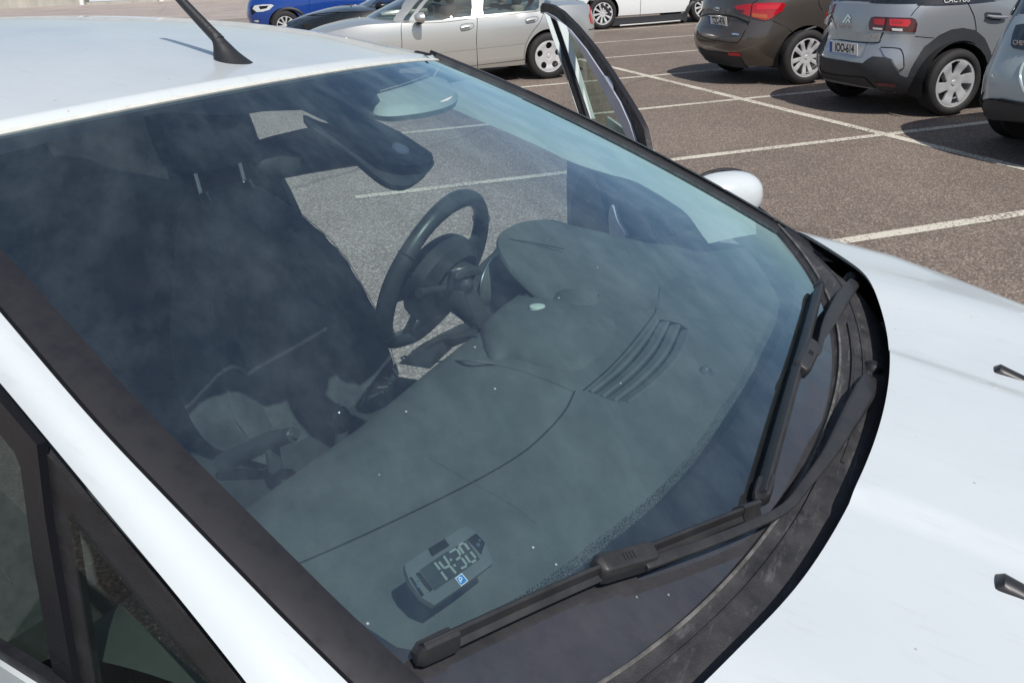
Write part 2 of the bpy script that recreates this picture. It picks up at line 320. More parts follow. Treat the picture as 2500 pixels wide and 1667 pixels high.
# ------------------------------------------------------------------ ground and markings
def asphalt(name, c1, c2, c3, worn=0.0, paint=None):
    m, t, o = newmat(name); b = t.nodes.new('ShaderNodeBsdfPrincipled'); t.links.new(b.outputs[0], o.inputs[0])
    b.inputs['Roughness'].default_value = .88; b.inputs['Specular IOR Level'].default_value = .35
    ge = t.nodes.new('ShaderNodeNewGeometry'); P = ge.outputs['Position']
    vo = t.nodes.new('ShaderNodeTexVoronoi'); vo.inputs['Scale'].default_value = 95; t.links.new(P, vo.inputs['Vector'])
    sp = t.nodes.new('ShaderNodeSeparateColor'); t.links.new(vo.outputs['Color'], sp.inputs[0])
    r = t.nodes.new('ShaderNodeValToRGB'); e = r.color_ramp.elements
    e[0].position = 0; e[0].color = (*c1, 1); e[1].position = 1; e[1].color = (*c3, 1); k = e.new(.62); k.color = (*c2, 1)
    t.links.new(sp.outputs[0], r.inputs[0])
    big = t.nodes.new('ShaderNodeTexNoise'); big.inputs['Scale'].default_value = .55; big.inputs['Detail'].default_value = 10; big.inputs['Roughness'].default_value = .68; t.links.new(P, big.inputs['Vector'])
    mr = t.nodes.new('ShaderNodeMapRange'); mr.inputs[1].default_value = .3; mr.inputs[2].default_value = .7; mr.inputs[3].default_value = .78; mr.inputs[4].default_value = 1.16; t.links.new(big.outputs['Fac'], mr.inputs[0])
    mul = t.nodes.new('ShaderNodeMixRGB'); mul.blend_type = 'MULTIPLY'; mul.inputs[0].default_value = 1
    t.links.new(r.outputs[0], mul.inputs[1]); t.links.new(mr.outputs[0], mul.inputs[2]); col = mul.outputs[0]
    # brighter ground seen through the windscreen, painted in as a paler, greyer tint
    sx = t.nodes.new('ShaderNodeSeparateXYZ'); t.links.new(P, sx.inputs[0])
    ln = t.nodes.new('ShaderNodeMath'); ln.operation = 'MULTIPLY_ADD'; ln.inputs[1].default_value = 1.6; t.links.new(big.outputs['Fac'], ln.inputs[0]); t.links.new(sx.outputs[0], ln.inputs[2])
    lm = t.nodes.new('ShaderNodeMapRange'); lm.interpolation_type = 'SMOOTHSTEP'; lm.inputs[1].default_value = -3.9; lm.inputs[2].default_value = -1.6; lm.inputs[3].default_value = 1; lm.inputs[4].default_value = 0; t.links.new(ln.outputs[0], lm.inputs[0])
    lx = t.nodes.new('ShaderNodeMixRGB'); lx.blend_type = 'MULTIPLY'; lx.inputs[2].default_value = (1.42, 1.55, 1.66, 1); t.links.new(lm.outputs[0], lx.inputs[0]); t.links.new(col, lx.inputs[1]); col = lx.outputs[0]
    # oil stains
    st = t.nodes.new('ShaderNodeTexNoise'); st.inputs['Scale'].default_value = 1.1; st.inputs['Detail'].default_value = 5; t.links.new(P, st.inputs['Vector'])
    sr = t.nodes.new('ShaderNodeMapRange'); sr.inputs[1].default_value = .60; sr.inputs[2].default_value = .74; sr.inputs[3].default_value = 1; sr.inputs[4].default_value = .66; t.links.new(st.outputs['Fac'], sr.inputs[0])
    mu2 = t.nodes.new('ShaderNodeMixRGB'); mu2.blend_type = 'MULTIPLY'; mu2.inputs[0].default_value = 1; t.links.new(col, mu2.inputs[1]); t.links.new(sr.outputs[0], mu2.inputs[2]); col = mu2.outputs[0]
    # cracks
    cv = t.nodes.new('ShaderNodeTexVoronoi'); cv.feature = 'DISTANCE_TO_EDGE'; cv.inputs['Scale'].default_value = .13
    wn = t.nodes.new('ShaderNodeTexNoise'); wn.inputs['Scale'].default_value = 2.5; wn.inputs['Detail'].default_value = 6; t.links.new(P, wn.inputs['Vector'])
    wa = t.nodes.new('ShaderNodeMixRGB'); wa.blend_type = 'ADD'; wa.inputs[0].default_value = .35; t.links.new(P, wa.inputs[1]); t.links.new(wn.outputs['Color'], wa.inputs[2]); t.links.new(wa.outputs[0], cv.inputs['Vector'])
    cr = t.nodes.new('ShaderNodeMapRange'); cr.inputs[1].default_value = .0; cr.inputs[2].default_value = .005; cr.inputs[3].default_value = .72; cr.inputs[4].default_value = 1; t.links.new(cv.outputs['Distance'], cr.inputs[0])
    mu3 = t.nodes.new('ShaderNodeMixRGB'); mu3.blend_type = 'MULTIPLY'; mu3.inputs[0].default_value = 1; t.links.new(col, mu3.inputs[1]); t.links.new(cr.outputs[0], mu3.inputs[2]); col = mu3.outputs[0]
    if paint:
        pn = t.nodes.new('ShaderNodeTexNoise'); pn.inputs['Scale'].default_value = 38; pn.inputs['Detail'].default_value = 6; pn.inputs['Roughness'].default_value = .7; t.links.new(P, pn.inputs['Vector'])
        pb = t.nodes.new('ShaderNodeTexNoise'); pb.inputs['Scale'].default_value = 1.3; pb.inputs['Detail'].default_value = 3; t.links.new(P, pb.inputs['Vector'])
        ad = t.nodes.new('ShaderNodeMath'); ad.operation = 'MULTIPLY_ADD'; ad.inputs[1].default_value = .35; t.links.new(pb.outputs['Fac'], ad.inputs[0]); t.links.new(pn.outputs['Fac'], ad.inputs[2])
        pr = t.nodes.new('ShaderNodeMapRange'); pr.inputs[1].default_value = .50+worn; pr.inputs[2].default_value = .56+worn; t.links.new(ad.outputs[0], pr.inputs[0])
        pm = t.nodes.new('ShaderNodeMixRGB'); t.links.new(pr.outputs[0], pm.inputs[0]); t.links.new(col, pm.inputs[1]); pm.inputs[2].default_value = (*paint, 1); col = pm.outputs[0]
    t.links.new(col, b.inputs['Base Color'])
    bp = t.nodes.new('ShaderNodeBump'); bp.inputs['Strength'].default_value = .55; bp.inputs['Distance'].default_value = .006
    t.links.new(vo.outputs['Distance'], bp.inputs['Height']); t.links.new(bp.outputs[0], b.inputs['Normal'])
    return m
AC = ((.130, .102, .086), (.190, .150, .125), (.35, .29, .24))
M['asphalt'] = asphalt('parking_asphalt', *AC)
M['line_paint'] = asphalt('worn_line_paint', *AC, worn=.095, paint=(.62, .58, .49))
def grid_sheet(x0, x1, y0, y1, n):
    V = [(x0+(x1-x0)*i/n, y0+(y1-y0)*j/n, 0) for j in range(n+1) for i in range(n+1)]
    F = [(j*(n+1)+i, j*(n+1)+i+1, (j+1)*(n+1)+i+1, (j+1)*(n+1)+i) for j in range(n) for i in range(n)]
    return V, F
v, f = grid_sheet(-400, 400, -300, 500, 8)
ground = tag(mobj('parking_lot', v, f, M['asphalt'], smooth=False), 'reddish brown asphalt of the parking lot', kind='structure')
def strip(a, b, w, z=.004, jit=.004):
    a = np.array(a, float); b = np.array(b, float); n = max(2, int(np.linalg.norm(b-a)/.25)); d = (b-a)/np.linalg.norm(b-a); p = np.array([-d[1], d[0]])
    V = []
    for i in range(n+1):
        q = a+(b-a)*i/n
        for sgn in (-1, 1):
            e = q+p*sgn*(w/2+random.uniform(-jit, jit)); V.append((e[0], e[1], z))
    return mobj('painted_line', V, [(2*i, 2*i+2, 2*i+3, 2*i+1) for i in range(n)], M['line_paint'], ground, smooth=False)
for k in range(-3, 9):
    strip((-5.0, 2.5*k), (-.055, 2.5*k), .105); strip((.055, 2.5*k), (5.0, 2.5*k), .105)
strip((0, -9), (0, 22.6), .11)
for k in range(2, 9): strip((10.5, 2.5*k), (15.5, 2.5*k), .105)
# ------------------------------------------------------------------ tools for the parked cars
class Frame:
    """a parked car's frame: x forward, y left, z up, origin on the ground under its rear axle"""
    def __init__(s, loc, heading):
        s.o = np.array([loc[0], loc[1], 0.0]); h = heading
        s.R = np.array([[math.cos(h), math.sin(h), 0], [-math.sin(h), math.cos(h), 0], [0, 0, 1.0]])
        s.C = (CAMW-s.o)@s.R.T
        s.m = Matrix(((s.R[0][0], s.R[1][0], 0, s.o[0]), (s.R[0][1], s.R[1][1], 0, s.o[1]), (0, 0, 1, 0), (0, 0, 0, 1)))
    def ray(s, x, y): return (CF+(x-1250)/FPX*CR-(y-833.5)/FPX*CU)@s.R.T
    def onp(s, x, y, n, p0):
        d = s.ray(x, y); n = np.array(n, float); return s.C+d*(((np.array(p0, float)-s.C)@n)/(d@n))
    def onS(s, S, x, y, g):
        d = s.ray(x, y); q = np.array([g[0], g[1], np.linalg.norm(S(*g)-s.C)/np.linalg.norm(d)])
        for _ in range(30):
            f = lambda q: S(q[0], q[1])-s.C-d*q[2]
            r = f(q); J = np.stack([(f(q+np.eye(3)[i]*1e-4)-r)/1e-4 for i in range(3)], 1)
            try: dq = np.linalg.solve(J, -r)
            except np.linalg.LinAlgError: break
            dq = np.clip(dq, -.25, .25); q = q+dq
            if abs(dq).max() < 1e-5: break
        return q[:2]
class Shell:
    """body skin: at each height a superellipse in plan; q is signed arc length from the rear centre (q>0 = right side)"""
    def __init__(s, W, Lr, Lf, nr=4.0, nf=3.0, xm=1.35, zref=.7, bow=0.0):
        mk = lambda t: (lambda z: spl(z, *t)) if not callable(t) else t
        s.W, s.Lr, s.Lf = mk(W), mk(Lr), mk(Lf); s.nr, s.nf, s.xm = nr, nf, xm
        th = []
        for t in np.linspace(0, 1, 160):
            th.append(math.asin(min(1, t**(nr/2)))); th.append(PI-math.acos(min(1, (1-t)**(nr/2))) - 0) if False else None
            th.append(math.acos(min(1, t**(nr/2))))
        th = sorted(set(round(v, 7) for v in th if v is not None))      # rear quadrant: 0 = rear centre .. pi/2 = side
        tf = []
        for t in np.linspace(0, 1, 160): tf.append(math.asin(min(1, t**(nf/2)))); tf.append(math.acos(min(1, t**(nf/2))))
        tf = sorted(set(round(v, 7) for v in tf))                       # front quadrant: 0 = side .. pi/2 = front
        s.th = np.r_[th, PI/2+np.array(tf[1:])]
        P = np.array([s.pt(t, zref) for t in s.th]); s.q = np.r_[0, np.cumsum(np.linalg.norm(np.diff(P[:, :2], axis=0), axis=1))]; s.Q = s.q[-1]
    def pt(s, t, z):
        W = s.W(z)
        if t <= PI/2:
            a = s.xm-s.Lr(z); return np.array([s.xm-a*max(0, math.cos(t))**(2/s.nr), -W*max(0, math.sin(t))**(2/s.nr), z])
        t -= PI/2; a = s.Lf(z)-s.xm; return np.array([s.xm+a*max(0, math.sin(t))**(2/s.nf), -W*max(0, math.cos(t))**(2/s.nf), z])
    def __call__(s, q, z, off=0.0):
        t = np.interp(abs(q), s.q, s.th); p = s.pt(t, z)
        if q < 0: p = p*np.array([1, -1, 1])
        if off: p = p+s.nrm(q, z)*off
        return p
    def nrm(s, q, z):
        a = s(q+.01, z)-s(q-.01, z); b = s(q, z+.01)-s(q, z-.01); n = np.cross(a, b); n = n/max(1e-9, np.linalg.norm(n))
        c = s(q, z)-np.array([s.xm, 0, z]); return n if n@c > 0 else -n
    def qx(s, x, z, side=1):
        if x < s.xm: c = ((s.xm-x)/(s.xm-s.Lr(z))); t = math.acos(min(1, max(0, c))**(s.nr/2))
        else: c = ((x-s.xm)/(s.Lf(z)-s.xm)); t = PI/2+math.asin(min(1, max(0, c))**(s.nf/2))
        return side*float(np.interp(t, s.th, s.q))
def fx(p): return np.array([p[0], p[1], p[2]])
class PCar:
    def __init__(s, name, label, loc, heading, shell, paint, group=None, crop=(0, 0, 1.0)):
        s.f = Frame(loc, heading); s.S = shell; s.paint = paint; s.e = empty(name, s.f.m); tag(s.e, label, 'car', group); s.crop = crop
    def px(s, p): return (s.crop[0]+p[0]/s.crop[2], s.crop[1]+p[1]/s.crop[2])
    def qz(s, p, g=(1.0, .7), off=0.0):
        S = (lambda q, z: s.S(q, z, off)) if off else s.S
        return s.f.onS(S, *s.px(p), g)
    def trace(s, name, pts, m, off=.004, g=(1.0, .7), sm=0, sp=.05, parent=None, solid=0, holes=(), **kw):
        P = np.array([s.qz(p, g) for p in pts]); P = smoothp(P, sm, True) if sm else P
        H = [np.array([s.qz(p, g) for p in h]) for h in holes]
        return panel(name, P, lambda a, b: s.S(a, b, off), m, parent or s.e, holes=H, sp=sp, solid=solid, **kw)
    def line(s, name, pts, m, r=.004, off=.001, g=(1.0, .7), n=30, parent=None, flat=.5):
        P = smoothp([s.qz(p, g) for p in pts], n)
        return MB().tube([s.S(a, b, off) for a, b in P], r, n=6).build(name, m, parent or s.e)
    def body(s, zbot, ztop, axles, arch, zarch=.33, sp=.08, parent=None, name='body', holes=()):
        S = s.S; Q = S.Q
        poly = []
        def arc(xa, side, rev):
            out = []
            for a in np.linspace(PI+math.asin((zarch-zbot)/arch), -math.asin((zarch-zbot)/arch), 26):
                x, z = xa+arch*math.cos(a), zarch+arch*math.sin(a); out.append((S.qx(x, z, side), z))
            return out
        right = []
        for xa in axles: right += arc(xa, 1, False)
        poly = [(-p[0], p[1]) for p in right[::-1]]+right
        def zt(q):
            z = .8
            for _ in range(8): z = ztop(S(q, z)[0])
            return z
        poly = [(-Q, zbot)]+poly+[(Q, zbot)]
        poly += [(q, zt(q)) for q in np.linspace(Q, -Q, 160)]
        s.zt = zt; s.ztop = ztop
        return panel(name, poly, lambda a, b: S(a, b), s.paint, parent or s.e, sp=sp, holes=holes)
    def deck(s, crown=.03, name='deck', m=None):
        ring = [s.S(q, s.zt(q)) for q in np.linspace(-s.S.Q, s.S.Q, 160)][:-1]
        def fn(a, b):
            z0 = s.ztop(a); w = max(.02, abs(s.S(s.S.qx(min(max(a, s.S.Lr(z0)), s.S.Lf(z0)), z0), z0)[1])); return np.array([a, b, z0+crown*max(0, 1-min(1, abs(b)/w)**2.5)])
        P2 = np.array([(p[0], p[1]) for p in ring])
        return panel(name, P2, fn, m or s.paint, s.e, sp=.09)
    def house(s, G, z0, z1, glass, sp=.12, zroof=.04, name='cabin_glass', holes=()):
        """greenhouse shell and roof"""
        n = 90; rows = [[G(q, z) for q in np.linspace(-G.Q, G.Q, n)] for z in np.linspace(z0, z1, 8)]
        if glass is not None: loft2(name, rows, glass, s.e)
        ring = rows[-1][:-1]; P2 = np.array([(p[0], p[1]) for p in ring])
        def fn(a, b):
            w = G.W(z1); e = max(abs(b)/w, 0); xx = (a-G.Lr(z1))/(G.Lf(z1)-G.Lr(z1))
            return np.array([a, b, z1+zroof*(1-min(1, e)**2)*max(0, 4*xx*(1-xx))**.5])
        panel('roof', P2, fn, s.paint, s.e, sp=sp, solid=.02)
def loft2(name, rows, m, parent, closed=False, **kw):
    k = len(rows); n = len(rows[0]); V = [p for r in rows for p in r]
    F = [(i*n+j, i*n+j+1, (i+1)*n+j+1, (i+1)*n+j) for i in range(k-1) for j in range(n-1)]
    if closed: F += [(i*n+n-1, i*n, (i+1)*n, (i+1)*n+n-1) for i in range(k-1)]
    return mobj(name, V, F, m, parent, **kw)
def text_mesh(name, s_, m, parent, M4, size, depth=.002, bold=0.0):
    cu_ = bpy.data.curves.new(name, 'FONT'); cu_.body = s_; cu_.size = size; cu_.align_x = 'CENTER'; cu_.align_y = 'CENTER'; cu_.extrude = depth; cu_.offset = bold
    o = bpy.data.objects.new(name, cu_); COL.objects.link(o)
    dg = bpy.context.evaluated_depsgraph_get(); me = bpy.data.meshes.new_from_object(o.evaluated_get(dg)); bpy.data.objects.remove(o); bpy.data.curves.remove(cu_)
    me.name = name; r = bpy.data.objects.new(name, me); COL.objects.link(r); me.materials.clear(); me.materials.append(m); r.parent = parent; r.matrix_local = M4
    return r
def basis4(p, x, y, sx=1.0):
    x = np.array(x, float); x = x/np.linalg.norm(x); y = np.array(y, float); y = y-x*(x@y); y = y/np.linalg.norm(y); z = np.cross(x, y)
    return Matrix(((x[0]*sx, y[0], z[0], p[0]), (x[1]*sx, y[1], z[1], p[1]), (x[2]*sx, y[2], z[2], p[2]), (0, 0, 0, 1)))
def plate(car_, center, right, up, txt, w=.442, h=.118):
    """Finnish plate: blue strip, black border and characters"""
    B = basis4(center, right, up); pl_ = empty('number_plate', parent=car_.e); pl_.matrix_local = B
    MB().box((0, 0, 0), (w, h, .006)).build('plate_base', M['plate_white'], pl_, bevel=.002)
    MB().box((-w/2+.022, 0, .0025), (.040, h-.008, .004)).build('plate_band', M['plate_blue'], pl_)
    text_mesh('plate_characters', txt, M['print_black'], pl_, Matrix.Translation((.020, 0, .0035)) @ Matrix.Diagonal((.83, 1.18, 1, 1)), .098, .0006, .003)
    for a, b, c, d in ((0, h/2-.004, w-.008, .003), (0, -h/2+.004, w-.008, .003), (w/2-.004, 0, .003, h-.008)):
        MB().box((a, b, .0032), (c, d, .001)).build('plate_border', M['print_black'], pl_)
    return pl_
WHEELS = {}
def wheel(car_, x, y, r, w, style, rim_m, side, name='wheel', rimr=None):
    """side=+1: outer face towards +y (left), -1: towards -y"""
    key = (style, r, w, rim_m.name); rr = rimr or r*.66
    e = empty(name, parent=car_.e); e.location = (x, y, r)
    if side < 0: e.rotation_euler = (0, 0, PI)
    if key not in WHEELS:
        prof = [(rr*.98, w/2-.012), (rr*1.03, w/2+.002), (rr*1.12, w/2+.006), (r*.90, w/2), (r*.965, w/2-.012), (r*.995, w/2-.03), (r, w/2-.05), (r, 0), (r, -w/2+.05), (r*.97, -w/2+.01), (r*.85, -w/2), (rr*.98, -w/2+.012)]
        v, f = revolve(prof, 56, 'y'); t_ = mobj('tyre', v, f, M['tyre'], None)
        gm = MB()
        for gy in (-.045, -.015, .015, .045):
            gm.tube([((r+.0008)*math.cos(a), gy*w/.2, (r+.0008)*math.sin(a)) for a in np.linspace(0, 2*PI, 57)], .004, n=5)
        for k in range(64):
            a = 2*PI*k/64
            gm.tube([((r-.004)*math.cos(a), w/2-.034, (r-.004)*math.sin(a)), ((r+.001)*math.cos(a+.03), w/2-.06, (r+.001)*math.sin(a+.03))], .004, n=4)
        g_ = gm.build('tread', M['rubber'], None)
        # barrel
        v, f = revolve([(rr*.99, w/2-.012), (rr*.93, w/2-.016), (rr*.90, w/2-.05), (rr*.88, -w/2+.02)], 48, 'y'); b_ = mobj('rim', v, f, rim_m, None)
        v, f = revolve([(.001, -.02), (rr*.5, -.02), (rr*.52, -.05), (rr*.9, -.06)], 32, 'y'); d_ = mobj('brake_disc', v, f, M['brake'], None)
        holes = []
        R1 = rr*.955
        if style == 'five_hole':
            for k in range(5):
                a0 = 2*PI*k/5+.3; c = (rr*.66*math.cos(a0), rr*.66*math.sin(a0)); holes.append([(c[0]+rr*.205*math.cos(t), c[1]+rr*.205*math.sin(t)) for t in np.linspace(0, 2*PI, 18, endpoint=False)])
        else:
            ns = {'twin_five': 10, 'seven': 6, 'ten': 10}[style]
            for k in range(ns):
                a0 = 2*PI*k/ns+.2; wd = 2*PI/ns
                lo, hi = (.30, .88)
                if style == 'twin_five': g0 = .30*wd if k % 2 == 0 else .17*wd; lo = .34 if k % 2 == 0 else .42
                elif style == 'seven': g0 = .20*wd; lo = .40
                else: g0 = .26*wd
                tw = .16 if style == 'seven' else 0.0
                holes.append([(rr*lo*math.cos(a0-g0*.5), rr*lo*math.sin(a0-g0*.5)), (rr*hi*math.cos(a0-g0*1.25+tw), rr*hi*math.sin(a0-g0*1.25+tw)), (rr*(hi+.02)*math.cos(a0+tw), rr*(hi+.02)*math.sin(a0+tw)), (rr*hi*math.cos(a0+g0*1.25+tw), rr*hi*math.sin(a0+g0*1.25+tw)), (rr*lo*math.cos(a0+g0*.5), rr*lo*math.sin(a0+g0*.5))])
        outer = [(R1*math.cos(t), R1*math.sin(t)) for t in np.linspace(0, 2*PI, 48, endpoint=False)]
        def df(a, b):
            q = math.hypot(a, b)/rr; rip = .0
            return np.array([a, w/2-.014-.022*(1-ss_(0, 1, q))-.004*math.cos(12*q), b])
        f_ = panel('rim_face', outer, df, rim_m, None, holes=holes, sp=rr*.11, solid=-.022, flip=False, bevel=.003)
        v, f = revolve([(.0001, w/2-.024), (rr*.10, w/2-.026), (rr*.13, w/2-.035)], 20, 'y'); c_ = mobj('centre_cap', v, f, rim_m, None)
        WHEELS[key] = [t_, g_, b_, d_, f_, c_]
        for o in WHEELS[key]: COL.objects.unlink(o)
    for o in WHEELS[key]:
        c = o.copy(); COL.objects.link(c); c.parent = e
    return e
def ss_(a, b, x): t = min(1, max(0, (x-a)/(b-a))); return t*t*(3-2*t)
M['brake'] = pbr('brake_disc', (.09, .085, .08), .5, metal=.6)
M['alloy'] = pbr('silver_alloy', (.66, .66, .67), .30, metal=.35)
M['alloy_light'] = pbr('pale_hubcap', (.55, .56, .58), .35, metal=.35)
M['lamp_red'] = pbr('red_lamp_lens', (.42, .006, .012), .10, coat=1.0)
M['lamp_dark'] = pbr('dark_red_lamp_lens', (.075, .008, .012), .08, coat=1.0)
M['lamp_bright'] = pbr('bright_red_lamp', (.62, .01, .02), .15, coat=1.0)
M['lamp_orange'] = pbr('amber_lamp', (.45, .09, .02), .12, coat=1.0)
M['lamp_clear'] = pbr('clear_lamp', (.62, .63, .64), .12, coat=1.0)
M['cladding'] = pbr('grey_black_cladding', (.032, .034, .040), .6, var=.2, vscale=10)
M['car_glass_dark'] = pbr('dark_car_glass', (.010, .013, .014), .03, coat=1.0, spec=.8)
M['seam'] = pbr('panel_gap', (.006, .006, .006), .9)
# ------------------------------------------------------------------ brown-grey car seen from behind
M['paint_brown'] = pbr('brown_grey_metallic', (.105, .088, .076), .34, metal=.55, coat=1.0)
M['paint_silver_blue'] = pbr('blue_silver_metallic', (.40, .415, .435), .34, metal=.6, coat=1.0)
M['paint_pale_blue'] = pbr('pale_blue_grey_paint', (.42, .49, .50), .3, coat=1.0)
M['paint_silver'] = pbr('silver_metallic', (.60, .60, .575), .36, metal=.6, coat=1.0)
M['paint_dark'] = pbr('black_green_metallic', (.012, .015, .016), .25, metal=.2, coat=1.0)
M['paint_blue'] = pbr('deep_blue_metallic', (.012, .065, .34), .28, metal=.35, coat=1.0)
M['paint_white2'] = pbr('white_suv_paint', (.80, .82, .82), .25, coat=.6)
GR = 'cars parked in the marked bays'
kS = Shell(W=([.2, .3, .5, .75, .95, 1.1, 1.3], [.84, .88, .915, .925, .915, .89, .82]), Lr=([.2, .3, .42, .56, .66, .72, .95, 1.1, 1.3], [-.72, -.80, -.90, -.93, -.915, -.85, -.82, -.76, -.62]), Lf=([.2, .5, .8, 1.0], [3.5, 3.6, 3.55, 3.3]), nr=3.6, nf=2.6)
k = PCar('brown_estate_car', 'brown-grey car seen from behind with large red tail lamps', (1.28, 3.97), 0.0, kS, M['paint_brown'], GR, (1640, 0, 5.113))
k.body(.24, lambda x: spl(x, [-1, 2.2, 2.9, 3.6], [1.12, 1.08, .98, .76]), (0, 2.75), .385, zarch=.335)
k.deck(.02)
kG = Shell(W=([1.0, 1.3, 1.55], [.90, .80, .64]), Lr=([1.0, 1.1, 1.3, 1.6], [-.80, -.74, -.60, -.35]), Lf=([1.0, 1.3, 1.6], [2.6, 1.95, 1.35]), nr=3.2, nf=2.6, xm=.8, zref=1.2)
k.house(kG, 1.09, 1.56, M['car_glass_dark'])
for x in (0, 2.75):
    for sg in (1, -1): wheel(k, x, sg*.81, .335, .215, 'twin_five', M['alloy'], sg, rimr=.245)
gk = (.9, .8)
lamp = k.trace('tail_lamp', [(790, 92), (830, 72), (1050, 47), (1250, 36), (1390, 40), (1420, 60), (1380, 140), (1220, 245), (1160, 258), (985, 215), (840, 150)], M['lamp_red'], .012, gk, solid=.03, sp=.04)
k.trace('lamp_segment', [(1000, 168), (1190, 186), (1192, 236), (1010, 214)], M['lamp_orange'], .0145, gk, parent=lamp)
k.trace('lamp_segment', [(822, 122), (905, 128), (905, 162), (850, 150)], M['lamp_dark'], .0145, gk, parent=lamp)
k.trace('lamp_segment', [(1060, 66), (1360, 62), (1320, 118), (1060, 128)], M['lamp_bright'], .0145, gk, parent=lamp)
k.line('lamp_joint', [(1012, 50), (988, 214)], M['seam'], .005, .015, gk, parent=lamp)
k.trace('tail_lamp', [(345, 62), (400, 30), (425, 60), (410, 172), (360, 182), (335, 120)], M['lamp_dark'], .012, (-.7, .85), solid=.03)
k.line('tailgate_gap', [(1070, 5), (1010, 50)], M['seam'], .005, .001, gk)
k.line('tailgate_gap', [(975, 260), (950, 320), (900, 410), (860, 490), (830, 528), (760, 534), (600, 515), (450, 488), (340, 440), (315, 390)], M['seam'], .006, .001, (.3, .6))
k.line('garnish', [(340, 225), (420, 188), (520, 182), (640, 190), (800, 220), (960, 285)], M['gloss_black'], .012, .000, (.2, .8))
k.line('crease', [(330, 330), (560, 360), (800, 378), (940, 370)], M['seam'], .008, -.004, (.2, .65))
k.line('side_gap', [(1232, 246), (1400, 330), (1600, 440)], M['seam'], .003, .001, gk)
k.line('door_gap', [(1835, 0), (1845, 70), (1880, 135)], M['seam'], .004, .001, (1.7, 1.0))
c = k.qz((590, 266), (0, .75)); P = kS(*c, .02); rt = kS(c[0]+.05, c[1])-kS(c[0]-.05, c[1])
plate(k, P, rt, (-.16, 0, 1), 'TZC-476')
k.trace('rear_emblem', [(572+34*math.cos(a), 118+26*math.sin(a)) for a in np.linspace(0, 2*PI, 20, endpoint=False)], M['chrome'], .006, (0, .95), holes=[[(572+25*math.cos(a), 118+17*math.sin(a)) for a in np.linspace(0, 2*PI, 16, endpoint=False)]], sp=.03)
c = k.qz((572, 118), (0, .95)); text_mesh('emblem_letters', 'KIA', M['chrome'], k.e, basis4(kS(*c, .008), kS(c[0]+.05, c[1])-kS(c[0]-.05, c[1]), (-.2, 0, 1)), .04)
k.trace('small_badge', [(745, 420), (790, 416), (845, 430), (840, 444), (760, 440)], M['chrome'], .005, (.3, .6))
k.trace('reflector', [(708, 660), (845, 676), (858, 700), (722, 692)], M['lamp_red'], .012, (.6, .45), solid=.01)
k.trace('reflector', [(258, 585), (285, 588), (283, 608), (262, 604)], M['lamp_red'], .012, (-.85, .45))
k.trace('lower_bumper', [(254, 612), (420, 636), (620, 656), (860, 700), (905, 800), (960, 850), (800, 838), (640, 805), (470, 775), (312, 740), (268, 680)], M['cladding'], .008, (.2, .4), solid=.02)
k.line('arch_trim', [(1395, 800), (1420, 690), (1470, 570), (1570, 450), (1700, 370), (1800, 340)], M['cladding'], .014, .0, (1.2, .6))
# ------------------------------------------------------------------ silver-blue crossover
cS = Shell(W=([.2, .35, .55, .8, .95, 1.05, 1.3], [.82, .855, .865, .865, .86, .85, .76]), Lr=([.2, .3, .42, .52, .60, .72, .85, 1.0, 1.1, 1.3], [-.60, -.70, -.78, -.80, -.775, -.73, -.72, -.70, -.66, -.55]), Lf=([.2, .5, .8, 1.0], [3.3, 3.4, 3.35, 3.1]), nr=3.4, nf=2.6)
c4 = PCar('silver_crossover', 'silver-blue crossover with black wheel arch cladding, seen from behind', (1.16, 1.29), 0.0, cS, M['paint_silver_blue'], GR, (1940, 0, 4.2))
c4.body(.27, lambda x: spl(x, [-1, 2.0, 2.7, 3.4], [1.085, 1.07, .98, .78]), (0, 2.6), .40, zarch=.33)
c4.deck(.02)
cG = Shell(W=([1.0, 1.3, 1.5], [.855, .74, .60]), Lr=([1.0, 1.1, 1.3, 1.5], [-.67, -.63, -.52, -.38]), Lf=([1.0, 1.3, 1.5], [2.4, 1.8, 1.3]), nr=3.2, nf=2.6, xm=.8, zref=1.2)
c4.house(cG, 1.07, 1.50, M['car_glass_dark'])
for x in (0, 2.6):
    for sg in (1, -1): wheel(c4, x, sg*.755, .325, .205, 'seven', M['alloy_light'], sg, rimr=.242)
g4 = (.9, .8)
lamp = c4.trace('tail_lamp', [(766, 275), (770, 235), (790, 182), (830, 173), (1200, 185), (1242, 202), (1258, 250), (1240, 335), (940, 322), (776, 312)], M['lamp_dark'], .012, g4, solid=.03, sp=.04)
c4.trace('lamp_segment', [(975, 198), (1178, 203), (1190, 235), (1160, 278), (978, 266)], M['lamp_bright'], .0150, g4, parent=lamp)
c4.trace('lamp_segment', [(1000, 212), (1110, 216), (1108, 250), (1000, 246)], M['lamp_red'], .0165, g4, parent=lamp)
c4.trace('lamp_segment', [(818, 196), (935, 200), (925, 262), (826, 254)], M['lamp_red'], .0150, g4, parent=lamp)
c4.trace('lamp_segment', [(808, 284), (905, 292), (905, 310), (812, 304)], M['lamp_clear'], .0150, g4, parent=lamp)
c4.trace('lamp_segment', [(1000, 292), (1108, 298), (1104, 324), (1000, 316)], M['lamp_clear'], .0150, g4, parent=lamp)
c4.line('lamp_joint', [(948, 180), (925, 316)], M['seam'], .004, .016, g4, parent=lamp)
lamp = c4.trace('tail_lamp', [(250, 152), (350, 145), (360, 180), (332, 266), (215, 260), (226, 188)], M['lamp_dark'], .012, (-.8, .85), solid=.03)
c4.trace('lamp_segment', [(262, 170), (335, 165), (325, 205), (255, 210)], M['lamp_red'], .015, (-.8, .85), parent=lamp)
c4.trace('lamp_segment', [(245, 235), (310, 236), (305, 256), (240, 254)], M['lamp_clear'], .015, (-.8, .85), parent=lamp)
c4.line('tailgate_gap', [(1318, 28), (1250, 95), (1195, 165)], M['seam'], .004, .001, g4)
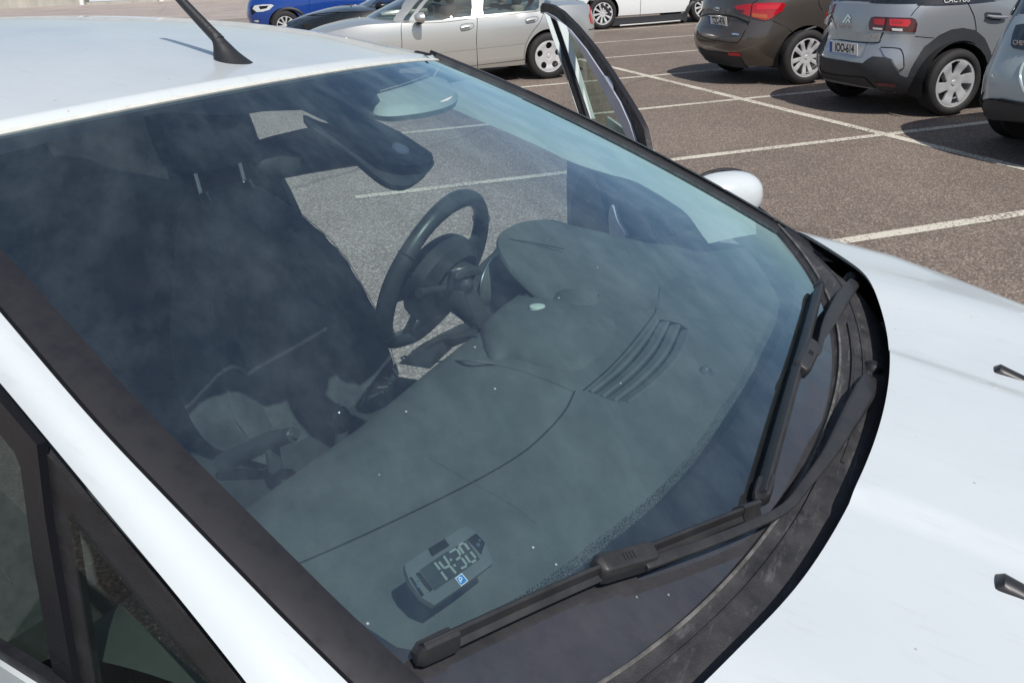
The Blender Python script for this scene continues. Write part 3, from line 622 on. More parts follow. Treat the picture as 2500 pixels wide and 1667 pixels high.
c4.line('tailgate_gap', [(238, 260), (232, 330), (245, 385), (400, 408), (600, 428), (840, 442), (880, 400), (908, 335)], M['seam'], .006, .001, (.2, .65))
c4.line('bumper_gap', [(1235, 375), (1330, 384), (1430, 392)], M['seam'], .003, .001, (1.2, .75))
c4.line('door_gap', [(1768, 18), (1805, 90), (1840, 170), (1856, 250), (1862, 320)], M['seam'], .004, .001, (1.8, .9))
c4.trace('tailgate_recess', [(262, 320), (420, 300), (700, 335), (895, 338), (868, 428), (600, 415), (400, 395), (262, 375)], M['paint_silver_blue'], .006, (.2, .7), solid=.006)
c4.trace('plate_recess', [(275, 402), (480, 425), (735, 448), (715, 520), (690, 590), (500, 575), (330, 552), (295, 480)], M['paint_silver_blue'], .004, (.1, .6))
c = c4.qz((515, 506), (0, .6)); P = cS(*c, .022); rt = cS(c[0]+.05, c[1])-cS(c[0]-.05, c[1])
plate(c4, P, rt, (-.1, 0, 1), 'IOO-614')
bump = c4.trace('lower_bumper', [(138, 515), (200, 498), (240, 530), (300, 592), (500, 625), (700, 652), (745, 615), (800, 582), (920, 590), (985, 612), (1022, 690), (1080, 770), (1130, 790), (1262, 802), (1240, 900), (1180, 955), (1000, 930), (820, 900), (560, 850), (290, 790), (180, 745), (145, 640)], M['cladding'], .010, (.2, .45), solid=.012)
c4.line('bumper_crease', [(170, 700), (300, 735), (520, 775), (700, 790), (760, 830), (830, 900)], M['seam'], .006, .012, (.2, .4))
c4.trace('reflector', [(830, 838), (1040, 866), (1042, 890), (855, 872)], M['lamp_dark'], .018, (.7, .35), solid=.01)
c4.trace('bumper_corner', [(880, 488), (1058, 500), (1100, 535), (1118, 605), (1118, 690), (1068, 722), (1000, 612), (930, 585)], M['paint_silver_blue'], .012, (1.0, .55), solid=.01)
c4.line('corner_gap', [(885, 490), (1060, 500), (1100, 535), (1116, 605), (1118, 690), (1070, 722)], M['seam'], .006, .010, (1.0, .55))
ao = [(1168, 788), (1230, 640), (1330, 480), (1480, 362), (1600, 305), (1720, 288), (1850, 312), (1940, 390), (2000, 520), (2020, 600)]
ai = [(1990, 700), (1950, 580), (1900, 510), (1830, 460), (1740, 440), (1620, 452), (1500, 505), (1400, 590), (1330, 690), (1280, 798)]
c4.trace('arch_cladding', ao+ai, M['cladding'], .010, (1.4, .6), solid=.012)
hd = empty('door_handle', parent=c4.e)
c4.trace('handle_cup', [(1945, 140), (1965, 128), (2110, 135), (2130, 160), (2110, 215), (2020, 210), (1950, 180)], M['cladding'], .003, (2.2, .95), parent=hd)
P_ = [cS(*c4.qz(p, (2.2, .95)), .03) for p in [(1955, 165), (2010, 178), (2090, 182), (2165, 178)]]
MB().tube(P_, [.012, .018, .018, .010], n=10).build('handle_bar', M['paint_silver_blue'], hd)
def chev(dy): return [(490, 243+dy), (552, 150+dy), (582, 200+dy), (572, 212+dy), (548, 178+dy), (505, 238+dy)]
c4.trace('rear_emblem', [(490, 240), (555, 145), (585, 188), (572, 200), (553, 172), (512, 236)], M['chrome'], .008, (0, .9), solid=.004)
c4.trace('rear_emblem', [(525, 232), (556, 188), (580, 228), (568, 244), (553, 214), (538, 240)], M['chrome'], .008, (0, .9), solid=.004)
c = c4.qz((518, 276), (0, .8)); text_mesh('maker_letters', 'CITROËN', M['chrome'], c4.e, basis4(cS(*c, .005), cS(c[0]+.05, c[1])-cS(c[0]-.05, c[1]), (-.1, 0, 1)), .048)
c = c4.qz((815, 380), (.5, .7)); text_mesh('model_letters', 'C4', M['chrome'], c4.e, basis4(cS(*c, .008), cS(c[0]+.05, c[1])-cS(c[0]-.05, c[1]), (-.1, 0, 1)), .075)
c = c4.f.onS(cG, *c4.px((1662, 4)), (1.5, 1.1)); text_mesh('model_letters', 'CACTUS', M['plate_white'], c4.e, basis4(cG(*c, .006), cG(c[0]+.05, c[1])-cG(c[0]-.05, c[1]), (0, 0, 1)), .07)
# ------------------------------------------------------------------ pale blue car cut by the right edge
sS = Shell(W=([.2, .35, .6, .85, 1.05, 1.3], [.84, .88, .91, .91, .89, .80]), Lr=([.2, .3, .45, .6, .8, 1.0, 1.2], [-.70, -.80, -.88, -.88, -.82, -.74, -.64]), Lf=([.2, .5, .8, 1.0], [3.5, 3.6, 3.5, 3.2]), nr=3.4, nf=2.6)
s5 = PCar('pale_blue_suv', 'pale blue-grey car cut off by the right edge, black lower bumper', (.88, -1.46), 0.0, sS, M['paint_pale_blue'], GR, (1940, 0, 4.2))
s5.body(.34, lambda x: spl(x, [-1, 2.2, 2.9, 3.6], [1.10, 1.08, 1.0, .8]), (0, 2.7), .40, zarch=.34)
s5.deck(.02)
sG = Shell(W=([1.0, 1.3, 1.6], [.89, .80, .66]), Lr=([1.0, 1.2, 1.4, 1.65], [-.72, -.64, -.54, -.40]), Lf=([1.0, 1.3, 1.6], [2.5, 1.9, 1.4]), nr=3.4, nf=2.6, xm=.8, zref=1.2)
s5.house(sG, 1.08, 1.62, M['car_glass_dark'])
for x in (0, 2.7):
    for sg in (1, -1): wheel(s5, x, sg*.80, .335, .215, 'ten', M['alloy'], sg)
g5 = (-.6, .8)
s5.trace('tail_lamp', [(2200, 236), (2250, 175), (2330, 100), (2420, 60), (2420, 240), (2352, 245), (2270, 252)], M['lamp_dark'], .012, (-.8, 1.0), solid=.03)
s5.line('lamp_joint', [(2290, 150), (2262, 232)], M['lamp_clear'], .008, .014, (-.8, 1.0))
s5.trace('tailgate_panel', [(2275, 262), (2352, 250), (2600, 230), (2600, 560), (2352, 520), (2250, 500), (2222, 470), (2235, 380)], M['car_glass_dark'], .008, g5, solid=.01)
c = s5.qz((2240, 440), (-.5, .85)); text_mesh('maker_letters', 'CHEVROLET', M['chrome'], s5.e, basis4(sS(c[0]+.165, c[1], .014), sS(c[0]+.20, c[1])-sS(c[0]+.12, c[1]), (-.2, 0, 1)), .052)
s5.trace('reflector', [(1978, 788), (2120, 806), (2245, 832), (2255, 866), (2120, 848), (1975, 818)], M['lamp_dark'], .012, (-.7, .55), solid=.01)
s5.trace('lower_bumper', [(1868, 952), (1990, 985), (2120, 1010), (2400, 1060), (2600, 1085), (2600, 1290), (2352, 1240), (2150, 1190), (1960, 1130), (1880, 1080)], M['cladding'], .012, (-.6, .4), solid=.03)
s5.line('tow_cover', [(2352, 640), (2330, 690), (2310, 780), (2330, 880), (2360, 950)], M['paint_pale_blue'], .012, .0, (-.3, .6))
s5.line('bumper_crease', [(1935, 1090), (1950, 1035), (2050, 1020), (2352, 1075)], M['seam'], .006, .013, (-.5, .35))
# ------------------------------------------------------------------ silver saloon, side on
def lamp_glass(name, tint, refl): return glassmat(name, tint, refl=refl)
M['saloon_glass'] = glassmat('clear_car_glass', (.62, .68, .64), refl=2.2)
M['beige'] = pbr('beige_upholstery', (.36, .34, .30), .9)
M['dark_uph'] = pbr('grey_upholstery', (.10, .10, .10), .9)
vS = Shell(W=([.2, .3, .45, .62, .78, .88, .95, 1.05], [.82, .86, .885, .90, .895, .875, .84, .78]), Lr=([.2, .3, .45, .6, .7, .85, 1.0], [-.80, -.88, -.95, -.96, -.94, -.90, -.86]), Lf=([.2, .5, .8, 1.0], [3.5, 3.62, 3.45, 3.2]), nr=3.4, nf=2.4)
v6 = PCar('silver_saloon', 'silver four-door saloon parked side on behind the open door', (-1.29, 6.47), PI, vS, M['paint_silver'], GR, (960, 0, 4.3556))
gv = (-2.0, .7)
ztv = lambda x: spl(x, [-1, -.75, -.3, .2, 2.1, 2.5, 3.0, 3.6], [.90, .965, .985, .93, .90, .90, .84, .66])
v6.body(.22, ztv, (0, 2.715), .365, zarch=.325)
v6.deck(.05)
vG = Shell(W=([.85, .95, 1.2, 1.45], [.89, .835, .73, .58]), Lr=([.85, .95, 1.1, 1.25, 1.45], [-.50, -.40, -.18, .05, .45]), Lf=([.85, .95, 1.2, 1.45], [2.62, 2.45, 1.85, 1.25]), nr=2.6, nf=2.6, xm=.9, zref=1.0)
v6.house(vG, .90, 1.40, M['saloon_glass'])
def vg(name, pts, m, off=.006, holes=(), sm=0, g=(-1.6, 1.05), **kw):
    t = lambda p: v6.f.onS(vG, *v6.px(p), g)
    P = np.array([t(p) for p in pts]); P = smoothp(P, sm, True) if sm else P
    return panel(name, P, lambda a, b: vG(a, b, off), m, v6.e, holes=[np.array([t(p) for p in h]) for h in holes], sp=.05, **kw)
wf = [(262, 140), (300, 95), (400, -30), (520, -160), (845, -175), (838, 80), (828, 178), (600, 205), (380, 232), (310, 240)]
wr_ = [(948, -170), (1440, -190), (1530, -60), (1548, 40), (1545, 90), (1515, 115), (1240, 135), (960, 166), (950, 100)]
vg('window_surround', [(120, 265), (170, 220), (230, 130), (390, -60), (520, -190), (1000, -205), (1460, -215), (1570, -90), (1600, 20), (1605, 115), (1400, 145), (900, 195), (500, 240)], M['paint_silver'], .006, holes=[wf, wr_], solid=.02)
vg('window_divider', [(1370, -170), (1392, -170), (1392, 122), (1368, 125)], M['rubber'], .008)
vg('windscreen_pillar', [(0, 240), (90, 100), (250, -90), (400, -220), (470, -220), (330, -60), (190, 110), (95, 245)], M['paint_silver'], .006, g=(-2.6, 1.05), solid=.02)
# interior: seats seen through the glass
for x, y in ((1.35, .38), (1.35, -.38)):
    st = MB().box((x, y, .75), (.16, .46, .62)).box((x+.25, y, .50), (.5, .48, .18)).box((x-.04, y, 1.16), (.10, .24, .17)).build('cabin_seat', M['dark_uph'], v6.e, bevel=.05)
MB().box((.35, 0, .72), (.16, 1.3, .6)).box((.3, .35, 1.08), (.10, .24, .14)).box((.3, -.35, 1.08), (.10, .24, .14)).build('cabin_seat', M['beige'], v6.e, bevel=.04)
MB().box((2.15, 0, .82), (.35, 1.45, .12)).build('dashboard', M['dark_uph'], v6.e, bevel=.04)
for x in (0, 2.715):
    for sg in (1, -1): wheel(v6, x, sg*.785, .318, .205, 'five_hole', M['alloy'], sg, rimr=.225)
v6.line('door_gap', [(88, 250), (86, 360), (92, 495), (95, 700)], M['seam'], .004, .001, gv)
v6.line('door_gap', [(893, 190), (892, 300), (886, 440), (893, 600), (898, 740)], M['seam'], .004, .001, gv)
v6.line('door_gap', [(1598, 150), (1560, 240), (1480, 345), (1420, 450), (1395, 560), (1392, 640)], M['seam'], .003, .001, gv)
v6.line('door_gap', [(90, 245), (500, 242), (900, 194), (1300, 150), (1598, 118)], M['seam'], .003, -.001, gv)
v6.trace('door_moulding', [(300, 556), (600, 520), (888, 487), (888, 522), (600, 553), (420, 574)], M['paint_silver'], .004, gv)
v6.trace('door_moulding', [(898, 485), (1200, 447), (1422, 420), (1405, 462), (1200, 488), (898, 520)], M['paint_silver'], .004, gv)
v6.line('sill_line', [(760, 712), (1100, 672), (1422, 632)], M['seam'], .003, .0, gv)
for pts, bar in (([(710, 285), (740, 262), (820, 250), (855, 262), (850, 295), (800, 322), (725, 330)], [(722, 300), (760, 290), (815, 285)]), ([(1402, 212), (1440, 190), (1510, 180), (1540, 192), (1530, 222), (1480, 245), (1415, 250)], [(1415, 226), (1450, 215), (1505, 212)])):
    h_ = empty('door_handle', parent=v6.e)
    v6.trace('handle_cup', pts, M['paint_silver'], .002, gv, parent=h_)
    v6.line('handle_cup_edge', pts+[pts[0]], M['seam'], .003, .0, gv, parent=h_)
    MB().tube([vS(*v6.qz(p, gv), .03) for p in bar], [.012, .016, .012], n=10).build('handle_bar', M['paint_silver'], h_)
v6.trace('tail_lamp', [(2150, 30), (2168, 22), (2175, 90), (2172, 170), (2160, 245), (2100, 252), (2120, 160)], M['lamp_red'], .012, (-.75, .85), solid=.02)
v6.line('bumper_line', [(2080, 320), (2150, 300), (2232, 292)], M['seam'], .005, .001, (-.8, .6))
mr_ = empty('door_mirror', parent=v6.e)
mp_ = v6.f.onp(*v6.px((285, 190)), (0, 1, 0), (0, 1.0, 0))
rows = [[mp_+np.array([dx, .10*k_*math.cos(a), .068*k_*math.sin(a)]) for a in np.linspace(0, 2*PI, 24)] for dx, k_ in ((-.05, .9), (-.045, 1.0), (.0, 1.0), (.04, .85), (.07, .5), (.08, .05))]
loft2('mirror_shell', rows, M['paint_silver'], mr_)
MB().tube([mp_+np.array([0, 0, -.066]), mp_+np.array([0, -.14, -.09])], [.045, .03], n=10, flat=.4).build('mirror_foot', M['rubber'], mr_)
# ------------------------------------------------------------------ dark car beyond the saloon: only its nose shows
dS = Shell(W=([.2, .4, .62, .78, .88, 1.0], [.82, .88, .90, .895, .87, .80]), Lr=([.2, .5, .9], [-.85, -.95, -.85]), Lf=([.2, .4, .55, .7, .8, 1.0], [3.45, 3.58, 3.60, 3.52, 3.35, 2.9]), nr=3.4, nf=2.5)
d7 = PCar('black_saloon', 'dark grey-black car between the silver saloon and the blue car', (-1.25, 8.90), PI, dS, M['paint_dark'], GR, (600, 0, 5.88))
d7.body(.22, lambda x: spl(x, [-1, .2, 2.0, 2.4, 3.0, 3.6], [.92, .93, .95, .96, .88, .70]), (0, 2.72), .37, zarch=.325)
d7.deck(.06)
dG = Shell(W=([.85, .95, 1.2, 1.45], [.88, .83, .73, .58]), Lr=([.85, .95, 1.2, 1.45], [-.5, -.4, -.1, .3]), Lf=([.85, .95, 1.2, 1.45], [2.55, 2.35, 1.75, 1.2]), nr=2.6, nf=2.6, xm=.9, zref=1.0)
d7.house(dG, .92, 1.42, M['saloon_glass'])
MB().box((2.05, 0, .86), (.4, 1.4, .12)).box((1.3, 0, .8), (.2, 1.3, .6)).build('cabin_fittings', M['dark_uph'], d7.e, bevel=.04)
for x in (0, 2.72):
    for sg in (1, -1): wheel(d7, x, sg*.785, .318, .205, 'ten', M['alloy'], sg)
dt = lambda p: d7.f.onS(dG, *d7.px(p), (-2.4, 1.0))
MB().tube([dG(*dt(p), .008) for p in [(1665, 185), (1760, 95), (1880, 0), (1990, -80)]], .016, n=8).build('window_trim', M['chrome'], d7.e)
MB().tube([dG(*dt(p), .008) for p in [(1665, 188), (1750, 175), (1840, 165), (2000, 150)]], .014, n=8).build('window_trim', M['chrome'], d7.e)
d7.line('wing_gap', [(1655, 215), (1650, 260)], M['seam'], .004, .001, (-2.6, .8))
d7.line('bonnet_crease', [(620, 340), (900, 230), (1250, 185), (1650, 175)], M['paint_dark'], .008, .0, (-3.3, .85))
MB().tube([(2.40, .35, 1.005), (2.36, -.1, 1.02), (2.40, -.4, 1.01)], .012, n=6).build('wiper', M['rubber'], d7.e)
mr_ = empty('door_mirror', parent=d7.e); mp_ = d7.f.onp(*d7.px((1925, 95)), (0, 1, 0), (0, 1.0, 0))
rows = [[mp_+np.array([dx, .105*k_*math.cos(a), .072*k_*math.sin(a)]) for a in np.linspace(0, 2*PI, 24)] for dx, k_ in ((-.05, .9), (-.045, 1.0), (.0, 1.0), (.04, .85), (.07, .5), (.08, .05))]
loft2('mirror_shell', rows, M['gloss_black'], mr_)
# ------------------------------------------------------------------ blue SUV: left front corner
bS = Shell(W=([.2, .35, .6, .85, 1.0, 1.1], [.84, .88, .905, .90, .87, .82]), Lr=([.2, .5, .9], [-.75, -.82, -.75]), Lf=([.2, .4, .6, .8, .95, 1.1], [3.35, 3.46, 3.50, 3.46, 3.36, 3.0]), nr=3.2, nf=3.0)
b8 = PCar('blue_suv', 'deep blue SUV with its headlamp showing beyond the dark car', (-1.55, 16.95), PI, bS, M['paint_blue'], GR, (600, 0, 5.88))
b8.body(.26, lambda x: spl(x, [-1, 2.1, 2.5, 3.1, 3.5], [1.05, 1.06, 1.05, .99, .88]), (0, 2.65), .39, zarch=.34)
b8.deck(.05)
bG = Shell(W=([1.0, 1.3, 1.6], [.87, .76, .62]), Lr=([1.0, 1.3, 1.6], [-.7, -.5, -.3]), Lf=([1.0, 1.3, 1.6], [2.3, 1.7, 1.2]), nr=3, nf=2.6, xm=.8, zref=1.2)
b8.house(bG, 1.04, 1.55, M['car_glass_dark'])
for x in (0, 2.65):
    for sg in (1, -1): wheel(b8, x, sg*.79, .335, .215, 'ten', M['alloy'], sg)
gb = (-4.0, .8)
hl = b8.trace('headlamp', [(100, 130), (130, 85), (250, 70), (370, 68), (405, 85), (340, 145), (250, 172), (160, 178)], M['lamp_clear'], .010, gb, solid=.02)
b8.trace('lamp_reflector', [(190, 95), (330, 85), (300, 125), (210, 140)], M['gloss_black'], .013, gb, parent=hl)
b8.trace('grille', [(75, 110), (100, 90), (100, 135), (150, 170), (100, 215), (78, 200)], M['gloss_black'], .010, (-4.6, .7), solid=.02)
b8.line('arch_trim', [(360, 320), (400, 235), (480, 170), (590, 130), (700, 140), (790, 185), (830, 240)], M['cladding'], .04, .0, (-3.6, .6))
b8.trace('fog_lamp', [(118, 310), (140, 292), (185, 292), (195, 315), (170, 325)], M['lamp_clear'], .010, (-4.4, .45))
b8.line('door_gap', [(912, 0), (912, 80), (918, 160)], M['seam'], .005, .001, (-3.0, .9))
# ------------------------------------------------------------------ white SUV across the lane
wS = Shell(W=([.2, .4, .6, .9, 1.1], [.86, .90, .915, .91, .87]), Lr=([.2, .5, 1.0], [-.75, -.85, -.75]), Lf=([.2, .5, .8, 1.0], [3.35, 3.45, 3.4, 3.2]), nr=3.2, nf=3.0)
w9 = PCar('white_suv', 'white SUV with black sill cladding parked beyond the brown-grey car', (2.72, 13.75), 0.0, wS, M['paint_white2'], GR, (1250, 0, 3.618))
w9.body(.27, lambda x: spl(x, [-1, 2.1, 2.6, 3.4], [1.10, 1.08, 1.04, .9]), (0, 2.62), .41, zarch=.36)
w9.deck(.04)
wG = Shell(W=([1.0, 1.3, 1.65], [.89, .78, .64]), Lr=([1.0, 1.3, 1.65], [-.75, -.6, -.4]), Lf=([1.0, 1.3, 1.65], [2.4, 1.8, 1.3]), nr=3, nf=2.6, xm=.8, zref=1.2)
w9.house(wG, 1.08, 1.62, M['car_glass_dark'])
for x in (0, 2.62):
    for sg in (1, -1): wheel(w9, x, sg*.80, .345, .22, 'ten', M['alloy'], sg, rimr=.25)
gw = (2.0, .6)
w9.trace('sill_cladding', [(895, 165), (1130, 150), (1525, 118), (1510, 180), (1300, 200), (1000, 222), (860, 235), (870, 200)], M['cladding'], .012, gw, solid=.03)
w9.line('door_gap', [(1138, 0), (1135, 80), (1128, 185)], M['seam'], .005, .001, gw)
MB().tube([wS(*w9.qz(p, gw), .05) for p in [(945, 228), (1200, 208), (1475, 184)]], .018, n=10).build('side_step', M['paint_silver'], w9.e)
w9.line('arch_trim', [(885, 200), (870, 140), (830, 80), (780, 40), (735, 12), (690, 10)], M['cladding'], .06, -.01, (1.3, .6))
w9.line('arch_trim', [(1525, 190), (1540, 110), (1575, 50), (1620, 15), (1680, 0)], M['cladding'], .06, -.01, (3.4, .6))
# ------------------------------------------------------------------ underbodies and wheel liners of every parked car
for c_, wb, za, ar in ((k, 2.75, .335, .385), (c4, 2.6, .33, .40), (s5, 2.7, .34, .40), (v6, 2.715, .325, .365), (d7, 2.72, .325, .37), (b8, 2.65, .34, .39), (w9, 2.62, .36, .41)):
    MB().box((wb/2, 0, .52), (wb+1.0, 1.16, .56)).build('underbody', M['dark_void'], c_.e)
    for x in (0, wb):
        for sg in (1, -1):
            rows = [[(x+ar*math.cos(a), sg*y, za+ar*math.sin(a)) for a in np.linspace(-.3, PI+.3, 24)] for y in (.57, .84)]
            loft2('wheel_liner', rows, M['dark_void'], c_.e)
# ------------------------------------------------------------------ concrete building at the far side of the lot
M['concrete'] = pbr('stained_concrete', (.52, .50, .44), .9, var=.35, vscale=1.2, stretch=(1, 1, .25), bump=.3, bscale=40)
M['steel_door'] = pbr('pale_steel_door', (.60, .63, .68), .5, var=.05)
M['road'] = asphalt('pale_lane_asphalt', (.19, .145, .122), (.27, .21, .18), (.40, .33, .29))
lane = tag(mobj('access_lane', *(lambda v, f: ([(a, b, .004) for a, b, c in v], f))(*grid_sheet(-120, 120, 27, 62, 4)), M['road'], smooth=False), 'paler pinkish asphalt lane in front of the building', kind='structure')
wa0 = np.array([-17.53, 53.49]); wa1 = np.array([-8.57, 50.6]); wdv = (wa1-wa0)/np.linalg.norm(wa1-wa0); wang = math.atan2(wdv[1], wdv[0])
bld = empty('concrete_building', Matrix.Translation((wa0[0], wa0[1], 0)) @ Matrix.Rotation(wang, 4, 'Z')); tag(bld, 'stained concrete building with a pale steel door at the far left', 'building')
def wx(sx):  # distance along the wall for a source-pixel column at ground level
    d = (CF+(sx-1250)/FPX*CR-(14-833.5)/FPX*CU); n_ = np.array([-wdv[1], wdv[0], 0]); t = ((np.array([wa0[0], wa0[1], 0])-CAMW)@n_)/(d@n_); p = CAMW+d*t; return (p[:2]-wa0)@wdv
xd0, xd1 = wx(216), wx(391)
MB().box((xd0/2-15.2, 3, 2.5), (xd0-.15+30, 6, 5)).build('wall', M['concrete'], bld)
MB().box(((xd1+40)/2+.2, 3, 2.5), (40-xd1, 6, 5)).build('wall', M['concrete'], bld)
MB().box(((xd0+xd1)/2, 3, 4.1), (xd1-xd0+.4, 6, 1.8)).build('wall', M['concrete'], bld)
MB().box(((xd0+xd1)/2, .25, 1.67), (xd1-xd0, .08, 3.06)).build('steel_door', M['steel_door'], bld)
for q in range(1, 6): MB().box(((xd0+xd1)/2, .20, .14+q*.5), (xd1-xd0, .03, .03)).build('door_rib', M['steel_door'], bld)
MB().box(((xd0+xd1)/2, .0, .06), (xd1-xd0, .5, .12)).build('door_sill', M['concrete'], bld)
for q in (wx(203), wx(398)): MB().tube([(q, -.12, 0), (q, -.12, 3.4)], .14, n=16).build('door_post', M['plate_white'], bld)
MB().box((0, 3, 5.1), (80, 6.4, .25)).build('roof_edge', M['concrete'], bld)
# ------------------------------------------------------------------ the white car in front: its own frame (x forward, y to its left, z up)
_th, _ro, _pi = math.radians(44.911), math.radians(-1.619), math.radians(-.458)
_F = np.array([math.sin(_th), -math.cos(_th), 0]); _L = np.array([math.cos(_th), math.sin(_th), 0]); _Z = np.array([0, 0, 1.0])
_F2 = math.cos(_pi)*_F-math.sin(_pi)*_Z; _U = np.cross(_F2, _L); _L2 = math.cos(_ro)*_L+math.sin(_ro)*_U; _U2 = np.cross(_F2, _L2)
RM = np.stack([_F2, _L2, _U2]); OC = np.array([(-4.9245)-.296, (-6.0)+.261, 1.1]); PIV = np.array([-.4, 0, 1.1])
_T = OC-PIV@RM
CARM = Matrix(((RM[0][0], RM[1][0], RM[2][0], _T[0]), (RM[0][1], RM[1][1], RM[2][1], _T[1]), (RM[0][2], RM[1][2], RM[2][2], _T[2]), (0, 0, 0, 1)))
CL = (CAMW-OC)@RM.T+PIV
SUNL = np.array(SUN_DIR)@RM.T
car = empty('white_hatchback', CARM)
tag(car, 'white hatchback seen across its windscreen, driver door open', 'car')
DS = 2500/2352.0
def ray(x, y, src=False):
    if not src: x, y = x*DS, y*DS
    return (CF+(x-1250)/FPX*CR-(y-833.5)/FPX*CU)@RM.T
def onp(x, y, n, p0, src=False):
    d = ray(x, y, src); n = np.array(n, float); return CL+d*(((np.array(p0, float)-CL)@n)/(d@n))
def onz(x, y, z, src=False): return onp(x, y, (0, 0, 1), (0, 0, z), src)
def onS(S, x, y, g=(0, .5), src=False):
    d = ray(x, y, src); q = np.array([g[0], g[1], 2.0])
    for _ in range(25):
        f = lambda q: S(q[0], q[1])-CL-d*q[2]
        r = f(q); J = np.stack([(f(q+np.eye(3)[i]*1e-5)-r)/1e-5 for i in range(3)], 1)
        dq = np.linalg.solve(J, -r); dq = np.clip(dq, -.6, .6); q = q+dq
        if abs(dq).max() < 1e-7: break
    return q[:2]
def ws0(u, v):
    b = np.array([-.385+.155*(1-u*u), .775*u, 1.075+.03*u*u]); t = np.array([-1.215+.128*(1-u*u), .605*u, 1.517+.031*(1-u*u)])
    k = 4*v*(1-v) if v > 0 else 4*v*.3
    return b+(t-b)*v+k*np.array([0, .041*u, .010])
def wsn(u, v):
    a = ws0(u+1e-3, v)-ws0(u-1e-3, v); b = ws0(u, v+1e-3)-ws0(u, v-1e-3); n = np.cross(a, b); n = n/np.linalg.norm(n)
    return n if n[2] > 0 else -n
def ws(u, v, off=0.0): return ws0(u, v)+wsn(u, v)*off if off else ws0(u, v)
def onw(x, y, off=0.0, src=False):
    q = onS(lambda u, v: ws(u, v, off), x, y, src=src); return ws(q[0], q[1], off)
def wuv(x, y, src=True): return onS(ws0, x, y, src=src)
def mirror(P): return [(p[0], -p[1], p[2]) for p in P]
def pillow(name, outline, m, parent, nrm, rings, **kw):
    P = np.array(outline, float); c = P.mean(0); nrm = np.array(nrm, float); nrm = nrm/np.linalg.norm(nrm)
    return loft(name, [[c+(p-c)*k_+nrm*h for p in P] for k_, h in rings], m, parent, closed=True, **kw)
def loft(name, rows, m, parent, flip=False, closed=False, **kw):
    k = len(rows); n = len(rows[0]); V = [p for r in rows for p in r]
    F = [(i*n+j, i*n+j+1, (i+1)*n+j+1, (i+1)*n+j) for i in range(k-1) for j in range(n-1)]
    if closed: F += [(i*n+n-1, i*n, (i+1)*n, (i+1)*n+n-1) for i in range(k-1)]
    if flip: F = [f[::-1] for f in F]
    return mobj(name, V, F, m, parent, **kw)
M['windscreen'] = glassmat('dusty_tinted_windscreen', (.76, .90, .89), refl=2.75, dust=.014, reflcol=(.70, .91, 1.0), grime=.80, f0=.072)
M['side_glass'] = glassmat('tinted_side_glass', (.50, .60, .55), refl=.5, dust=.003)
M['frit'] = pbr('black_ceramic_band', (.010, .010, .012), .35)
M['headliner'] = pbr('light_grey_headliner', (.50, .51, .49), .9, bump=.2, bscale=900)
M['visor'] = pbr('light_grey_vinyl', (.58, .60, .56), .6, bump=.15, bscale=700)
# windscreen pane
NU, NV = 110, 80
V = [ws(-1+2*i/NU, -.01+.992*j/NV) for j in range(NV+1) for i in range(NU+1)]
F = [(j*(NU+1)+i, j*(NU+1)+i+1, (j+1)*(NU+1)+i+1, (j+1)*(NU+1)+i) for j in range(NV) for i in range(NU)]
screen = mobj('windscreen', V, F, M['windscreen'], car)
# road film outside the area the wipers sweep
unw = np.array([wuv(x, y, src=False) for x, y in [(1800, 560), (1868, 640), (1885, 700), (1850, 840), (1800, 980), (1730, 1165), (1600, 1230), (1400, 1310), (1200, 1400), (960, 1515), (900, 1500), (860, 1560), (1200, 1700), (1900, 1300), (2060, 900), (1960, 600)]])
ga = screen.data.attributes.new('grime', 'FLOAT', 'POINT')
uvg = np.array([(-1+2*i/NU, -.01+.992*j/NV) for j in range(NV+1) for i in range(NU+1)])
gv_ = inpoly(uvg, unw).astype(float); gg = gv_.reshape(NV+1, NU+1)
for _ in range(2): gg = (gg+np.roll(gg, 1, 0)+np.roll(gg, -1, 0)+np.roll(gg, 1, 1)+np.roll(gg, -1, 1))/5
ga.data.foreach_set('value', gg.ravel().astype(np.float32))
# black ceramic band printed round the edge of the glass, with its bay for the mirror
clear = [(1074, 153), (1150, 187), (1212, 219), (1350, 281), (1560, 380), (1666, 442), (1771, 520), (1876, 607), (1945, 690), (1940, 740), (1915, 800), (1882, 875), (1843, 942), (1772, 1057), (1700, 1138), (1538, 1283), (1448, 1355), (1402, 1393), (1283, 1475), (1172, 1545), (1060, 1588), (972, 1572), (900, 1525), (800, 1440), (700, 1347), (597, 1250), (459, 1102), (379, 1027), (172, 803), (0, 631), (-90, 545), (-110, 440), (-60, 395), (0, 369), (266, 303), (330, 282), (393, 268), (450, 268), (500, 273), (593, 273), (645, 265), (738, 262), (798, 290), (925, 380), (960, 392), (989, 397), (1030, 395), (1050, 391), (1061, 380), (1057, 367), (980, 316), (896, 275), (905, 245), (936, 207), (925, 168)]
cuv = np.array([wuv(*p) for p in clear])
cuv[1:8, 0] = np.maximum(cuv[1:8, 0], .978); cuv[:, 0] = np.clip(cuv[:, 0], -.985, .985); cuv[:, 1] = np.clip(cuv[:, 1], .005, .970)
outer = np.array([(-1, -.01), (1, -.01), (1, .982), (-1, .982)])
panel('ceramic_band', outer, lambda a, b: ws(a, b, -.005), M['frit'], screen, holes=[cuv], sp=.035)
